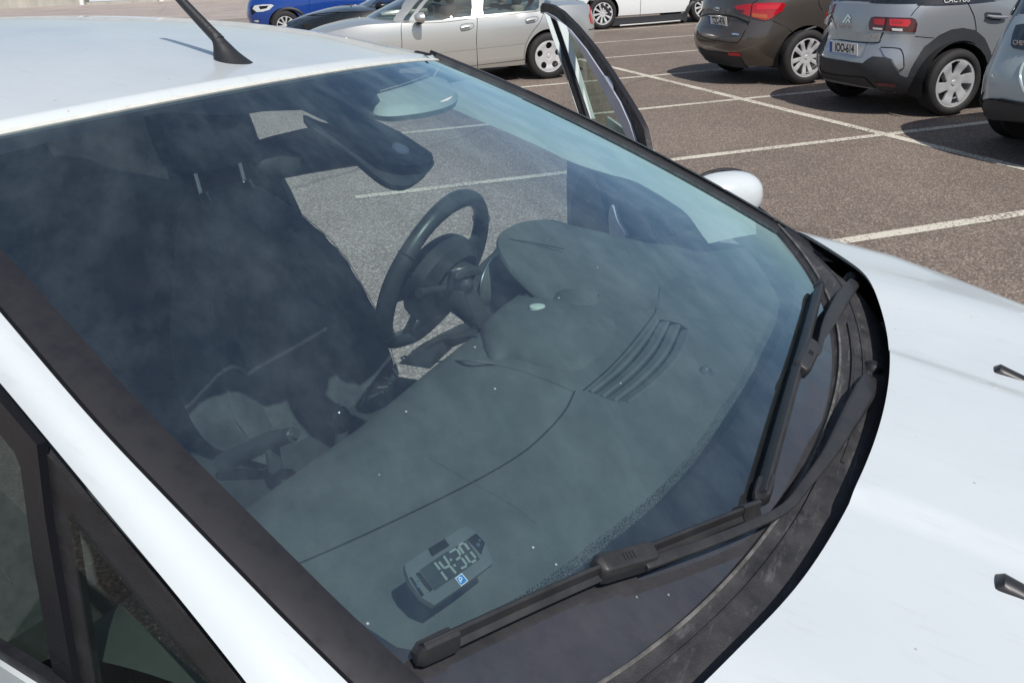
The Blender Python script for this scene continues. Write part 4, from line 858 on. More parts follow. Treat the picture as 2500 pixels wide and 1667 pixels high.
# dotted fade along the lower edge of the band
M['frit_dots'], _t, _o = newmat('black_dot_screen')
_d = _t.nodes.new('ShaderNodeBsdfDiffuse'); _d.inputs[0].default_value = (.010, .010, .012, 1); _tr = _t.nodes.new('ShaderNodeBsdfTransparent'); _mx = _t.nodes.new('ShaderNodeMixShader')
_tc = _t.nodes.new('ShaderNodeTexCoord'); _v = _t.nodes.new('ShaderNodeTexVoronoi'); _v.inputs['Scale'].default_value = 620; _v.inputs['Randomness'].default_value = 1
_l = _t.nodes.new('ShaderNodeMath'); _l.operation = 'LESS_THAN'; _l.inputs[1].default_value = .42
_t.links.new(_tc.outputs['Object'], _v.inputs['Vector']); _t.links.new(_v.outputs['Distance'], _l.inputs[0]); _t.links.new(_l.outputs[0], _mx.inputs[0]); _t.links.new(_tr.outputs[0], _mx.inputs[1]); _t.links.new(_d.outputs[0], _mx.inputs[2]); _t.links.new(_mx.outputs[0], _o.inputs[0])
_b = dens(cuv[8:21], .03, False)
loft('dot_screen', [[ws(a, b, -.0052) for a, b in _b], [ws(a*.992, b+.012, -.0052) for a, b in _b]], M['frit_dots'], screen)
# rubber mouldings along both A-pillars and the roof edge
for sg in (1, -1):
    pth = [ws(sg*.992, v, .004) for v in np.linspace(-.03, 1.0, 40)]; nn = [wsn(sg*.992, v) for v in np.linspace(-.03, 1.0, 40)]
    w = .030 if sg < 0 else .017
    if sg > 0: MB().sweep(pth, [(-w, -.004), (-w*.9, .003), (0, .007), (w*.6, .006), (w, -.004)], nn).build('pillar_moulding', M['rubber'], car)
    if sg > 0:
        pth = [ws(1.022, v, .006) for v in np.linspace(-.1, 1.02, 40)]
        MB().sweep(pth, [(-.010, -.01), (-.009, .005), (.009, .005), (.010, -.01)], nn).build('pillar_moulding', M['gloss_black'], car)
# white A-pillars
redge = [(-140, 600), (0, 762), (216, 1014.5), (431.7, 1242.7), (617, 1434), (700, 1519), (850, 1667), (960, 1770)]
ledge = [(-140, 770), (0, 934), (114, 1070), (277.5, 1267), (431.7, 1452), (592, 1653), (680, 1770), (760, 1880)]
SN = np.cross(np.array([-.85, .17, .45]), np.array([-.9, .14, .0])); SN = SN/np.linalg.norm(SN); SP0 = np.array([-.367, -.842, 1.06])
def onside(x, y, src=True, off=0.0): return onp(x, y, SN, SP0+off*(SN if SN[1] < 0 else -SN), src)
sideout = SN if SN[1] < 0 else -SN
re3 = smoothp([(lambda q: ws(q[0], q[1], .013))(onS(lambda u, v: ws(u, v, .013), *p, src=True)) for p in redge], 60)
MB().sweep([p+np.array([.006, .024, -.008]) for p in re3], [(-.024, -.012), (-.022, .002), (0, .006), (.018, .003), (.024, -.012)], wsn(-.97, .5)).build('pillar_moulding', M['rubber'], car)
le3 = smoothp([onside(*p) for p in ledge], 60)
rows = []
for a, b in zip(re3, le3):
    rows.append([a-sideout*.0-np.array([0, 0, .012])]+[a+(b-a)*t+4*t*(1-t)*(np.array([0, -.003, .007])) for t in np.linspace(0, 1, 8)]+[b-sideout*.012])
loft('front_pillar', rows, M['white'], car)
loft('front_pillar', [mirror([r[1], r[1]+np.array([-.004, -.016, -.004]), r[1]+np.array([-.01, -.028, -.03]), r[1]+np.array([-.01, -.03, -.10])]) for r in rows], M['white'], car, flip=True)
# roof skin
def zc(x): return spl(x, [-3.6, -3.3, -2.9, -2.4, -2.0, -1.7, -1.4, -1.2, -1.087], [1.36, 1.50, 1.585, 1.630, 1.634, 1.622, 1.594, 1.564, 1.547])
def roofp(a, b):
    y = b*.615; xf = -1.212+.124*(1-(y/.594)**2); xf += -.02*max(0, abs(b)-.95)/.05
    x = xf+(-3.55-xf)*a
    wgrow = 1+.06*min(1, a*3); yy = y*wgrow
    z = zc(x+.12*(y/.594)**2*(1-a))-.031*(y/.594)**2*(1-.15*a)
    if abs(b) > .93: z -= .030*((abs(b)-.93)/.07)**2
    return np.array([x, yy, z+.007])
aa = np.r_[0, .004, .01, .02, np.linspace(.04, 1, 40)]; bb = np.r_[-1, -.985, -.96, -.93, np.linspace(-.9, .9, 37), .93, .96, .985, 1]
rows = []
lip = [roofp(0, b)+np.array([.010, 0, -.020]) for b in bb]; rows.append(lip); rows.append([roofp(0, b)+np.array([.009, 0, -.010]) for b in bb])
for a in aa: rows.append([roofp(a, b) for b in bb])
roof = loft('roof', rows, M['white'], car)
loft('headliner', [[roofp(a, b)+np.array([0, 0, -.035]) for b in bb] for a in aa[4:]], M['headliner'], car)
# sealing strip under the roof lip
M['seal'] = pbr('weathered_roof_seal', (.66, .66, .62), .7, var=.15, vscale=60)
MB().tube([roofp(0, b)+np.array([.010, 0, -.012]) for b in np.linspace(-.97, .97, 60)], .0042, n=8).build('roof_seal', M['seal'], car)
MB().tube([roofp(a, .965)+np.array([0, 0, -.002]) for a in np.linspace(0, .9, 30)], .004, n=8).build('roof_moulding', M['rubber'], car)
MB().tube([roofp(a, -.965)+np.array([0, 0, -.002]) for a in np.linspace(0, .9, 30)], .004, n=8).build('roof_moulding', M['rubber'], car)
MB().tube([roofp(a, .80+.06*a*20)+np.array([0.004, 0, .001]) for a in np.linspace(-.004, .012, 8)], .007, n=8, flat=.4).build('roof_moulding', M['rubber'], car)
# roof aerial
ant = empty('aerial', parent=car)
A0 = onz(540, 135, 1.572)
bp = [onp(x, y, (0, 1, 0), (0, A0[1], 0)) for x, y in [(494, 84), (454, 42), (415, 0), (379, -40), (353, -68)]]
M['aerial'] = pbr('aerial_black_rubber', (.02, .021, .024), .5, bump=.3, bscale=300)
bb_ = bp[0]
fe = smoothp([onp(x, y, (0, 1, 0), (0, A0[1], 0)) for x, y in [(573, 147), (556, 134), (540, 120), (525, 104), (512, 90), (503, 78)]], 24)
be = smoothp([onp(x, y, (0, 1, 0), (0, A0[1], 0)) for x, y in [(499, 136), (497, 124), (496, 112), (494, 100), (489, 90), (482, 78)]], 24)
rows = []
for i, (a, b) in enumerate(zip(fe, be)):
    t = i/(len(fe)-1.0); c0 = (a+b)/2; h = (a-b)/2; ly = .017*(1-t)**1.6+.0095
    if i == 0: rows.append([c0+h*1.05*math.cos(q)+np.array([0, ly*1.05*math.sin(q), -.012]) for q in np.linspace(0, 2*PI, 24, endpoint=False)])
    rows.append([c0+h*math.cos(q)+np.array([0, ly*math.sin(q), 0]) for q in np.linspace(0, 2*PI, 24, endpoint=False)])
loft('aerial_foot', rows, M['aerial'], ant, closed=True)
pth = smoothp([bb_+(bb_-bp[1])*.25]+bp, 40)
MB().tube(pth, np.linspace(.0100, .0060, len(pth)), n=12).build('aerial_mast', M['aerial'], ant)
# bonnet
def ss(a, b, x): t = min(1, max(0, (x-a)/(b-a))); return t*t*(3-2*t)
def hz(x, y):
    ay = abs(y)
    z = 1.106-.175*(x+.17)-.10*max(0, x+.17)**2-.022*y*y
    z += .008*(1-ss(.216-.05*(x+.17), .240-.05*(x+.17), ay))
    z += .012*math.exp(-((ay-.56-.05*x)/.11)**2)
    ye = .76-.42*max(0, x+.22)+.30*max(0, x-.1)
    if ay > ye: z -= 1.9*(ay-ye)**2
    if ay > ye+.1: z -= 9*(ay-ye-.1)**2
    if x > .7: z -= 1.4*(x-.7)**2
    return max(z, .80-.12*x)
lipsrc = [(1925, 552), (2006, 593), (2063, 631), (2106, 674), (2145, 727), (2166, 784), (2172, 856), (2161.5, 961), (2155, 1000), (2130, 1090), (2093, 1196), (2025, 1306), (1940, 1438), (1813, 1574), (1715, 1667), (1600, 1770), (1480, 1860)]
hs = lambda x, y: np.array([x, y, hz(x, y)])
lipxy = np.array([onS(hs, *p, g=(-.2, 0), src=True) for p in lipsrc])
lc_ = np.polyfit(lipxy[:, 1], lipxy[:, 0], 6); ly_ = np.linspace(max(lipxy[:, 1]), min(lipxy[:, 1]), 90); lipxy = np.stack([np.polyval(lc_, ly_), ly_], 1)
if lipxy[0][1] < .9: lipxy = np.vstack([[lipxy[0][0]-.03, .95], lipxy])
if lipxy[-1][1] > -.95: lipxy = np.vstack([lipxy, [lipxy[-1][0]-.08, -.95]])
hoodpoly = np.vstack([lipxy, [(.3, -.95), (.95, -.90), (1.02, -.5), (1.04, 0), (1.02, .5), (.95, .90), (.3, .95)]])
bonnet = panel('bonnet', hoodpoly, hs, M['white'], car, sp=.022, flip=False)
loft('bonnet_edge', [[(p[0], p[1], hz(*p)-.0004) for p in lipxy], [(p[0]+.003, p[1], hz(*p)-.008) for p in lipxy], [(p[0]+.012, p[1], hz(*p)-.014) for p in lipxy], [(p[0]+.06, p[1], hz(*p)-.018) for p in lipxy]], M['white'], car)
# washer jets
M['jet'] = pbr('jet_black_plastic', (.022, .022, .025), .4)
for (x, y) in ((2290, 850), (2296, 1338)):
    q = onS(hs, x, y, g=(-.02, 0)); rows = []
    for i in range(9):
        t = i/8.0; wd_ = .0155*(1-.35*t)*(1 if t < 1 else .4); hh = .015*(1-t*.8)*(1 if 0 < i else .35)
        rows.append([(q[0]+.062*t-.004, q[1]+wd_*math.cos(a), hz(q[0]+.062*t, q[1])-.002+hh*max(0, math.sin(a))) for a in np.linspace(0, PI, 11)])
    j = loft('washer_jet', [[(p[0]*.0+r_[5][0]-.001, q[1], hz(q[0], q[1])-.002) for p in r_] for r_ in rows[:1]]+rows, M['jet'], car)
# cowl: scuttle panel between glass and bonnet
seam = [(1850, 512), (1895, 556), (1939, 607), (1990, 680), (2030, 775), (2044, 885), (2006, 1057), (1899, 1261), (1691, 1508), (1474, 1665), (1300, 1770)]
suv = np.array([wuv(*p) for p in seam]); sc_ = np.polyfit(suv[:, 0], suv[:, 1], 5); s3 = np.array([ws(u_, np.polyval(sc_, u_), .007) for u_ in np.linspace(suv[:, 0].max(), suv[:, 0].min(), 71)])
l3 = []
k = len(s3)
for i in range(k):
    t = i/(k-1.0); j = t*(len(lipxy)-3)+1; a = int(j); fr = j-a; p = lipxy[a]*(1-fr)+lipxy[min(a+1, len(lipxy)-1)]*fr
    l3.append(np.array([p[0], p[1], hz(*p)]))
rows = []
for a, b in zip(s3, l3):
    und = b+np.array([.03, 0, -.052]); lipd = b+np.array([-.004, 0, -.040])
    rows.append([a+np.array([-.012, 0, -.006]), a+np.array([0, 0, .001]), a+(lipd-a)*.12+np.array([0, 0, -.002]), a+(lipd-a)*.4+np.array([0, 0, .004]), a+(lipd-a)*.7+np.array([0, 0, .001]), lipd, und+np.array([0, 0, -.03])])
loft('scuttle_panel', rows, M['cowl'], car)
loft('engine_bay_lining', [[(-.75+.30*(1-(y/.95)**2), y, 1.0-.05*abs(y)) for y in np.linspace(-.86, .86, 20)], [(-.05, y, .93-.05*abs(y)) for y in np.linspace(-.80, .80, 20)]], M['dark_void'], car)
MB().box((-.44, .865, .985), (.44, .02, .125)).build('inner_wing', M['dark_void'], car)
M['dirt_line'] = pbr('dusty_seal', (.16, .155, .15), .8, var=.8, vscale=30)
MB().tube(s3+np.array([.000, 0, .002]), .0022, n=6).build('scuttle_seal', M['dirt_line'], car)
# moulded ribs in the scuttle
for t0, t1, fr in ((.05, .62, .55), (.30, .95, .30)):
    pts = []
    for q in np.linspace(t0, t1, 30):
        i = int(q*(k-1)); pts.append(s3[i]+(l3[i]+np.array([-.004, 0, -.040])-s3[i])*fr+np.array([0, 0, .003]))
    MB().tube(pts, .0032, n=6).build('scuttle_rib', M['cowl'], car)
# ------------------------------------------------------------------ wipers
def wpath(pts, off, n=24):
    P = smoothp(pts, n); offs = np.interp(np.linspace(0, 1, len(P)), np.linspace(0, 1, len(np.atleast_1d(off))), np.atleast_1d(off))
    out = []; nn = []
    for p, o in zip(P, offs):
        q = onS(lambda u, v: ws(u, v, o), p[0], p[1], g=(0, .1)); out.append(ws(q[0], q[1], o)); nn.append(wsn(q[0], q[1]))
    return np.array(out), np.array(nn)
def wiper(blade, conn, arm, widths, pivot, capat):
    w = empty('wiper', parent=car)
    P, N = wpath(blade, .012, 26)
    MB().sweep(P, [(-.0075, .002), (-.0085, .007), (-.003, .010), (.0, .0185), (.003, .0185), (.0085, .006), (.0075, .002)], N).build('blade', M['wiper'], w)
    MB().sweep(P-N*.004, [(-.0015, -.008), (-.003, .006), (.003, .006), (.0015, -.008)], N).build('blade_rubber', M['rubber'], w)
    for e in (0, -1):
        a = P[e]; b = P[1] if e == 0 else P[-2]; d = (b-a)/np.linalg.norm(b-a)
        MB().sweep([a-d*.006, a, a+d*.018, a+d*.032], [(-.0095, .000), (-.0105, .008), (-.004, .0125), (.0, .0205), (.004, .0205), (.0105, .007), (.0095, .000)], N[e], scale=[.55, .95, 1, 1]).build('end_cap', M['wiper'], w)
    P2, N2 = wpath(conn, .024, 10)
    MB().sweep(P2, [(-.0125, -.013), (-.013, .003), (-.0085, .0095), (.0085, .0095), (.013, .003), (.0125, -.013)], N2, scale=[.72]+[1]*(len(P2)-3)+[.95, .6]).build('blade_joint', M['wiper'], w, bevel=.0015)
    mid = P2[len(P2)//2]; d = (P2[-1]-P2[0])/np.linalg.norm(P2[-1]-P2[0]); sd = np.cross(d, N2[5])
    for i in range(4):
        MB().box(mid+d*(.004*i-.006)+N2[5]*.0095, (.0012, .008, .0016), np.stack([d, sd, N2[5]], 1)).build('grip_rib', M['rubber'], w)
    P3, N3 = wpath([p[:2] for p in arm], [p[2] for p in arm], 44)
    sc = np.interp(np.linspace(0, 1, len(P3)), np.linspace(0, 1, len(widths)), widths)
    V = MB(); V.sweep(P3, [(-1, -.35), (-1, .22), (-.72, .45), (.72, .45), (1, .22), (1, -.35)], N3, scale=sc); V.build('arm', M['wiper'], w, bevel=.001)
    pc, pn = wpath([pivot, (pivot[0]+2, pivot[1]+2)], capat, 4)
    pr = [(.0001, .014), (.010, .013), (.016, .006), (.017, -.03)]
    v, f = revolve(pr, 20, 'z'); z_ = pn[0]; x_ = np.cross((0, 1, 0), z_); x_ /= np.linalg.norm(x_); y_ = np.cross(z_, x_); B = np.stack([x_, y_, z_], 1)
    mobj('pivot_cap', [B@np.array(p)+pc[0] for p in v], f, M['rubber'], w)
    return w
wiper([(1880, 657), (1850, 770), (1815, 890), (1742, 1150)], [(1868, 790), (1840, 850)], [(1962, 650, .030), (1935, 685, .034), (1905, 738, .034), (1888, 775, .034), (1880, 806, .030), (1862, 818, .026)], [.0115, .0135, .0105, .0050, .0045, .0058], (1957, 643), .020)
wiper([(1728, 1176), (1500, 1268), (1250, 1375), (963, 1508)], [(1500, 1268), (1370, 1305)], [(1998, 868, .030), (1985, 900, .040), (1960, 945, .044), (1905, 1040, .042), (1860, 1100, .038), (1805, 1165, .036), (1720, 1208, .034), (1600, 1255, .030), (1480, 1296, .026)], [.0115, .0158, .0142, .0085, .0066, .0058, .0056, .0058, .0068], (2003, 850), .022)
# ------------------------------------------------------------------ inside the white car
M['dash'] = pbr('dark_grey_soft_dash', (.118, .125, .124), .75, var=.22, vscale=7, bump=.35, bscale=900, spec=.35)
M['dash2'] = pbr('dark_grey_hard_plastic', (.048, .050, .053), .5, var=.2, vscale=12, bump=.2, bscale=700, spec=.4)
M['rear_glass'] = glassmat('privacy_glass', (.07, .08, .085), refl=1.4)
M['seat'] = pbr('black_seat_fabric', (.088, .092, .100), .95, var=.3, vscale=40, bump=.5, bscale=900)
M['seat_grey'] = pbr('grey_seat_fabric', (.045, .047, .05), .95, var=.25, vscale=60, bump=.5, bscale=900)
M['stitch'] = pbr('grey_stitching', (.11, .115, .12), .8)
M['leather'] = pbr('black_leather', (.050, .052, .056), .36, bump=.15, bscale=350, rvar=.08, vscale=25)
M['piano'] = pbr('piano_black', (.012, .012, .014), .15, coat=.4)
M['satin'] = pbr('satin_silver', (.55, .56, .58), .3, metal=.9)
M['red_plastic'] = pbr('red_plastic', (.62, .05, .03), .4)
M['inner_trim'] = pbr('pale_inner_frame', (.60, .66, .66), .5)
M['carpet'] = pbr('dark_carpet', (.018, .018, .02), 1.0)
# headlining details: far A-pillar trim, sun visor
far_lo = [(960, 222), (1010, 239), (1110, 281), (1230, 333), (1314, 373), (1390, 398), (1455, 416), (1497, 438), (1535, 461), (1577, 491), (1610, 536), (1628, 560)]
PNa = ws(.97, 0); PNb = ws(.97, 1); pd = PNb-PNa; pn_ = np.cross(pd, np.array([.05, -.45, -.9])); pn_ = pn_/np.linalg.norm(pn_)
lo3 = smoothp([onp(x, y, pn_, PNa+np.array([0, -.02, -.02])) for x, y in far_lo], 48)
hi3 = [ws(.985, v, -.008) for v in np.linspace(1.0, .09, len(lo3))]
rows = []
for a, b in zip(hi3, lo3):
    rows.append([a+np.array([0, .02, 0])]+[a+(b-a)*t+4*t*(1-t)*np.array([0, -.012, .006]) for t in np.linspace(0, 1, 7)]+[b+np.array([0, .05, -.01])])
loft('pillar_trim', rows, M['visor'], car)
loft('pillar_trim', [mirror([r[0], r[1], r[2]]) for r in rows], M['visor'], car, flip=True)
vis = [(790, 208), (812, 196), (870, 188), (950, 186), (1012, 189), (1040, 200), (1052, 214), (1040, 228), (1000, 241), (940, 252), (880, 258), (840, 250), (805, 230)]
vp = [onz(x, y, 1.475) for x, y in vis]
vo_ = [(p[0], p[1]) for p in smoothp([p[:2] for p in vp], 60, True)]
vc = np.mean(vo_, 0)
def vfn(a, b): return np.array([a, b, 1.475-.06*(a-vc[0])])
pillow('sun_visor', [vfn(*p) for p in vo_], M['visor'], car, (0, 0, 1), ((.01, .012), (.8, .012), (.95, .010), (1.0, 0), (.97, -.010), (.8, -.012), (.01, -.012)))
# mirror housing under the ceramic bay: rain sensor cover and inside mirror
cov = [(700, 248), (760, 268), (843, 259), (925, 297), (1000, 350), (990, 378), (968, 398), (945, 410), (915, 410), (885, 398), (855, 376), (800, 330), (730, 285)]
cu = smoothp([wuv(x, y, src=False) for x, y in cov], 60, True)
cc = cu.mean(0)
vv_, ff_ = cdt(cu, (), .02)
def covf(a, b):
    return ws(a, b, -.012)
tp = [covf(a, b) for a, b in cu]; low = [ws(cc[0]+(a-cc[0])*.86, cc[1]+(b-cc[1])*.92, -.026) for a, b in cu]
mid_ = [ws(cc[0]+(a-cc[0])*.97, cc[1]+(b-cc[1])*.98, -.020) for a, b in cu]
loft('sensor_cover', [tp, mid_, low, [np.mean(low, 0)]*len(low)], M['dash2'], car, closed=True)
q = wuv(922, 336, src=False)
v, f = revolve([(.0001, .003), (.008, .002), (.011, 0), (.0135, .001), (.015, -.002)], 24, 'z'); nq = wsn(*q); x_ = np.cross((0, 1, 0), nq); x_ /= np.linalg.norm(x_); y_ = np.cross(nq, x_); B = np.stack([x_, y_, nq], 1)
M['sensor'] = pbr('sensor_lens', (.10, .10, .15), .15, coat=.5)
mobj('rain_sensor', [B@np.array(p)+ws(q[0], q[1], -.0035) for p in v], f, M['sensor'], car)
XM = -1.10; mn = np.array([1, 0, .12])
mo = smoothp([onp(x, y, mn, (XM, 0, 1.45)) for x, y in [(590, 392), (588, 345), (600, 326), (660, 308), (735, 292), (800, 292), (860, 320), (868, 372), (800, 384), (700, 400), (625, 412)]], 60, True)
mc = mo.mean(0)
rows = [[mc+(p-mc)*k_+np.array([dx, 0, 0]) for p in mo] for k_, dx in ((1.0, -.012), (1.0, 0), (.95, .012), (.78, .024), (.4, .032), (.01, .034))]
imir = empty('inside_mirror', parent=car)
loft('mirror_shell', rows, M['dash2'], imir, closed=True)
loft('mirror_glass', [[mc+(p-mc)*k_+np.array([-.0125, 0, 0]) for p in mo] for k_ in (.97, .01)], M['chrome'], imir, closed=True)
MB().tube([mc+np.array([.02, .03, 0]), mc+np.array([.05, .05, .03]), ws(.1, .9, -.03)], .012).build('mirror_stalk', M['dash2'], imir)
# dashboard
def dz(x, y):
    b = spl(x, [-1.0, -.975, -.945, -.90, -.82, -.7, -.55, -.42, -.27], [.86, .945, .99, 1.022, 1.050, 1.068, 1.072, 1.055, 1.015])
    b += .030*ss(-.22, .12, y)*ss(-.98, -.86, x)
    b += .012*math.exp(-((y+.42)/.2)**2)*math.exp(-((x+.82)/.1)**2)
    return b
dsf = lambda x, y: np.array([x, y, dz(x, y)])
def ond(x, y, src=False, up=0.0):
    q = onS(dsf, x, y, g=(-.7, 0), src=src); return np.array([q[0], q[1], dz(*q)+up])
dash = empty('dashboard', parent=car)
ys = np.linspace(-.75, .76, 50)
fr_ = [(-.29-.24*y*y, y) for y in ys]
re_ = [(-.995+.05*ss(.35, .76, y)-.0*abs(y), y) for y in ys]
dpoly = np.array(fr_+re_[::-1])
ventq = np.array([ond(x, y)[:2] for x, y in [(1350, 898), (1398, 858), (1450, 805), (1485, 762), (1508, 732), (1560, 742), (1582, 757), (1572, 795), (1530, 845), (1475, 893), (1438, 922), (1400, 918)]])
panel('dash_top', dpoly, dsf, M['dash'], dash, holes=[ventq], sp=.03)
loft('dash_face', [[(x+.0, y, dz(x, y)) for x, y in re_], [(x+.01, y, .80) for x, y in re_], [(x+.10, y, .62) for x, y in re_]], M['dash2'], dash)
# defroster vent: recessed tray with curved blades and small fins
loft('vent_tray', [[(p[0], p[1], dz(*p)) for p in smoothp(ventq, 48, True)], [(p[0], p[1], dz(*p)-.022) for p in smoothp(ventq, 48, True)], [(ventq[:, 0].mean(), ventq[:, 1].mean(), 1.06)]*48], M['piano'], dash, closed=True)
vlines = [[(1352, 897), (1420, 842), (1470, 785), (1505, 733)], [(1378, 908), (1445, 853), (1495, 797), (1528, 738)], [(1405, 917), (1470, 865), (1522, 808), (1553, 745)], [(1436, 921), (1500, 872), (1552, 815), (1578, 757)]]
for ln in vlines:
    P = smoothp([ond(x, y, up=.000) for x, y in ln], 20)
    MB().sweep(P, [(-.012, -.014), (-.010, -.003), (.004, .0015), (.008, -.001), (.007, -.008)], (0, 0, 1)).build('vent_blade', M['dash'], dash)
for t in np.linspace(.1, .92, 8):
    a = smoothp([ond(x, y) for x, y in vlines[0]], 20); b = smoothp([ond(x, y) for x, y in vlines[3]], 20); i = int(t*(len(a)-1))
    MB().sweep([a[i]+np.array([0, 0, -.004]), (a[i]+b[i])/2+np.array([0, 0, -.006]), b[i]+np.array([0, 0, -.004])], [(-.0012, -.014), (-.0012, .0), (.0012, .0), (.0012, -.014)], (0, 0, 1)).build('vent_fin', M['dash2'], dash)
def seamline(pts, r=.0022, mat=None, name='dash_seam', up=.0004, n=40):
    P = smoothp([ond(x, y, up=up) for x, y in pts], n); return MB().tube(P, r, n=6, flat=.5).build(name, mat or M['dark_void'], dash)
seamline([(1320, 898), (1300, 940), (1262, 985), (1200, 1040), (1100, 1100), (950, 1175), (800, 1245), (680, 1297)], .0017)
seamline([(1340, 897), (1400, 845), (1450, 790), (1500, 725), (1507, 705)], .0016)
seamline([(1320, 898), (1250, 868), (1150, 838), (1050, 828), (960, 836)], .0035, M['dash'])
seamline([(1520, 545), (1518, 620), (1512, 690), (1508, 705)], .0015, M['dash2'])
seamline([(1508, 708), (1580, 728), (1680, 748), (1750, 770)], .003, M['dash'])
seamline([(985, 1050), (1100, 1115), (1180, 1160), (1230, 1200)], .0012, M['stitch'])
# raised band that steps up towards the driver
P = smoothp([ond(x, y) for x, y in [(1120, 725), (1180, 698), (1280, 684), (1380, 686), (1460, 696), (1506, 708)]], 40)
MB().sweep(P, [(-.012, -.02), (-.011, .012), (-.004, .016), (.012, .013), (.030, -.006), (.03, -.02)], (0, 0, 1), scale=list(np.linspace(.8, 1.15, len(P)))).build('dash_band', M['dash'], dash)
# centre pod with its screen hood
pod = [(1097, 765), (1102, 738), (1135, 712), (1190, 700), (1260, 706), (1350, 728), (1420, 752), (1400, 800), (1340, 850), (1260, 848), (1170, 822), (1110, 800)]
pu = smoothp([ond(x, y)[:2] for x, y in pod], 60, True); pc_ = pu.mean(0)
podrows = []
for k_, h in ((1.0, -.01), (.985, .004), (.94, .012), (.8, .0175), (.5, .021), (.2, .023), (.01, .023)):
    podrows.append([(pc_[0]+(p[0]-pc_[0])*k_, pc_[1]+(p[1]-pc_[1])*k_, dz(*(pc_+(p-pc_)*k_))+h) for p in pu])
loft('centre_pod', podrows, M['dash'], dash, closed=True)
q = ond(1235, 732, up=.0235); q[2] = dz(q[0], q[1])+.0235
v, f = revolve([(.0001, .0032), (.011, .0030), (.0145, .0018), (.0155, -.004)], 28, 'z')
M['sensor_dome'] = pbr('grey_sensor_dome', (.10, .105, .11), .12, coat=.6)
M['sensor_pale'] = pbr('pale_sensor_cap', (.62, .66, .60), .5)
mobj('sun_sensor', [np.array(p)+q for p in v], f, M['sensor_pale'], dash)
q = ond(1620, 852)
v, f = revolve([(.0001, .011), (.005, .0095), (.009, .005), (.0105, 0), (.013, .0005), (.0145, -.002)], 28, 'z')
mobj('light_sensor', [np.array(p)+q for p in v], f, M['sensor_dome'], dash)
# instrument binnacle: a hood that tapers forwards into the dash
def CB(p): return (854+p[0]/2.0068, 440+p[1]/2.0068)
P1 = onp(*CB((860, 212)), (0, 1, 0), (0, .52, 0), True); P2 = onp(*CB((716, 305)), (0, 1, 0), (0, .40, 0), True); P3_ = onp(*CB((905, 572)), (0, 1, 0), (0, .28, 0), True)
bn = np.cross(P2-P1, P3_-P1)
lipb = [onp(*CB(p), bn, P1, True) for p in [(930, 592), (905, 572), (850, 522), (795, 465), (745, 395), (720, 335), (719, 300), (738, 264), (790, 233), (860, 212)]]
lipb += [P1+np.array([.03, .07, -.012]), P1+np.array([.06, .13, -.045]), P1+np.array([.10, .17, -.10])]
lipb = smoothp(lipb, 60)
rows = []
for t in np.linspace(0, 1, 12):
    row = []
    for p in lipb:
        x = p[0]+.46*t; y = p[1]+(.48-p[1])*.25*t*t; zd = dz(x, y)-.03; row.append(np.array([x, y, p[2]-(p[2]-zd)*t**1.7+.012*math.sin(PI*min(1, t*4))*0]))
    rows.append(row)
cb = np.mean(lipb, 0)
inner = [cb+(p-cb)*.80+np.array([.10, .02, -.01]) for p in lipb]; lipr = [cb+(p-cb)*.94+np.array([.006, .0, -.006]) for p in lipb]
mid1 = [p+np.array([-.004, 0, .003]) for p in lipb]
loft('binnacle_hood', [inner, lipr, lipb, [p+(q-p)*.12+np.array([0, 0, .006]) for p, q in zip(rows[0], rows[1])]]+rows[1:], M['dash'], dash, angle=60)
MB().tube([onp(*CB(p), (0, 1, 0), (0, .42, 0), True)+np.array([0, 0, .004]) for p in [(735, 290), (800, 300), (880, 312), (960, 328), (1050, 346)]], .0015, n=6).build('binnacle_seam', M['dash2'], dash)
arcp = smoothp([onp(*CB(p), (1, 0, 0), (-1.0, 0, 0), True) for p in [(760, 350), (715, 372), (685, 405), (655, 462), (641, 525), (645, 590), (672, 650)]], 30)
gp = [[p+np.array([dx, dx*.35, 0]) for p in arcp] for dx in (0, .06, .14, .26)]
loft('gauge_pod', [[p+np.array([.004, .02, -.006]) for p in arcp]]+gp, M['dash'], dash)
MB().tube(arcp, .0022, n=8).build('gauge_ring', M['satin'], dash)
loft('gauge_face', [arcp, [p+np.array([.05, .12, .0]) for p in arcp], [np.mean(arcp, 0)+np.array([.06, .25, 0])]*len(arcp)], M['dash2'], dash)
# radio face, side vent at the rear edge of the dash
P0 = ond(905, 845)
ve = np.array([ond(x, y)[:2] for x, y in [(830, 942), (840, 915), (870, 880), (915, 838), (921, 862), (905, 892), (870, 918)]])
loft('side_vent', [[(p[0]-.004, p[1], dz(*p)+.004) for p in ve], [(p[0]-.002, p[1], dz(*p)+.010) for p in ve.mean(0)+(ve-ve.mean(0))*.9], [(p[0], p[1], dz(*p)+.002) for p in ve.mean(0)+(ve-ve.mean(0))*.82], [(ve.mean(0)[0], ve.mean(0)[1], dz(*ve.mean(0))-.004)]*len(ve)], M['piano'], dash, closed=True)
for t in np.linspace(.2, .85, 4):
    a = ve[0]+(ve[3]-ve[0])*t; b = ve[6]+(ve[4]-ve[6])*t
    MB().tube([(a[0], a[1], dz(*a)+.006), (b[0], b[1], dz(*b)+.006)], .003, n=6).build('side_vent_blade', M['dash2'], dash)
rp = [ond(x, y) for x, y in [(915, 838), (960, 800), (1010, 772), (1060, 748), (1097, 738), (1097, 778), (1040, 800), (985, 818)]]
loft('radio_panel', [[p+np.array([0, 0, .003]) for p in rp], [np.mean(rp, 0)+(p-np.mean(rp, 0))*.9+np.array([0, 0, .008]) for p in rp], [np.mean(rp, 0)+np.array([0, 0, .008])]*len(rp)], M['dash2'], dash, closed=True)
for i, t in enumerate(np.linspace(.08, .9, 7)):
    a = ond(915+(1090-915)*t, 836-(836-738)*t, up=.008)
    MB().box(a, (.012, .016, .006)).build('radio_button', M['piano'] if i else M['chrome'], dash, bevel=.002)
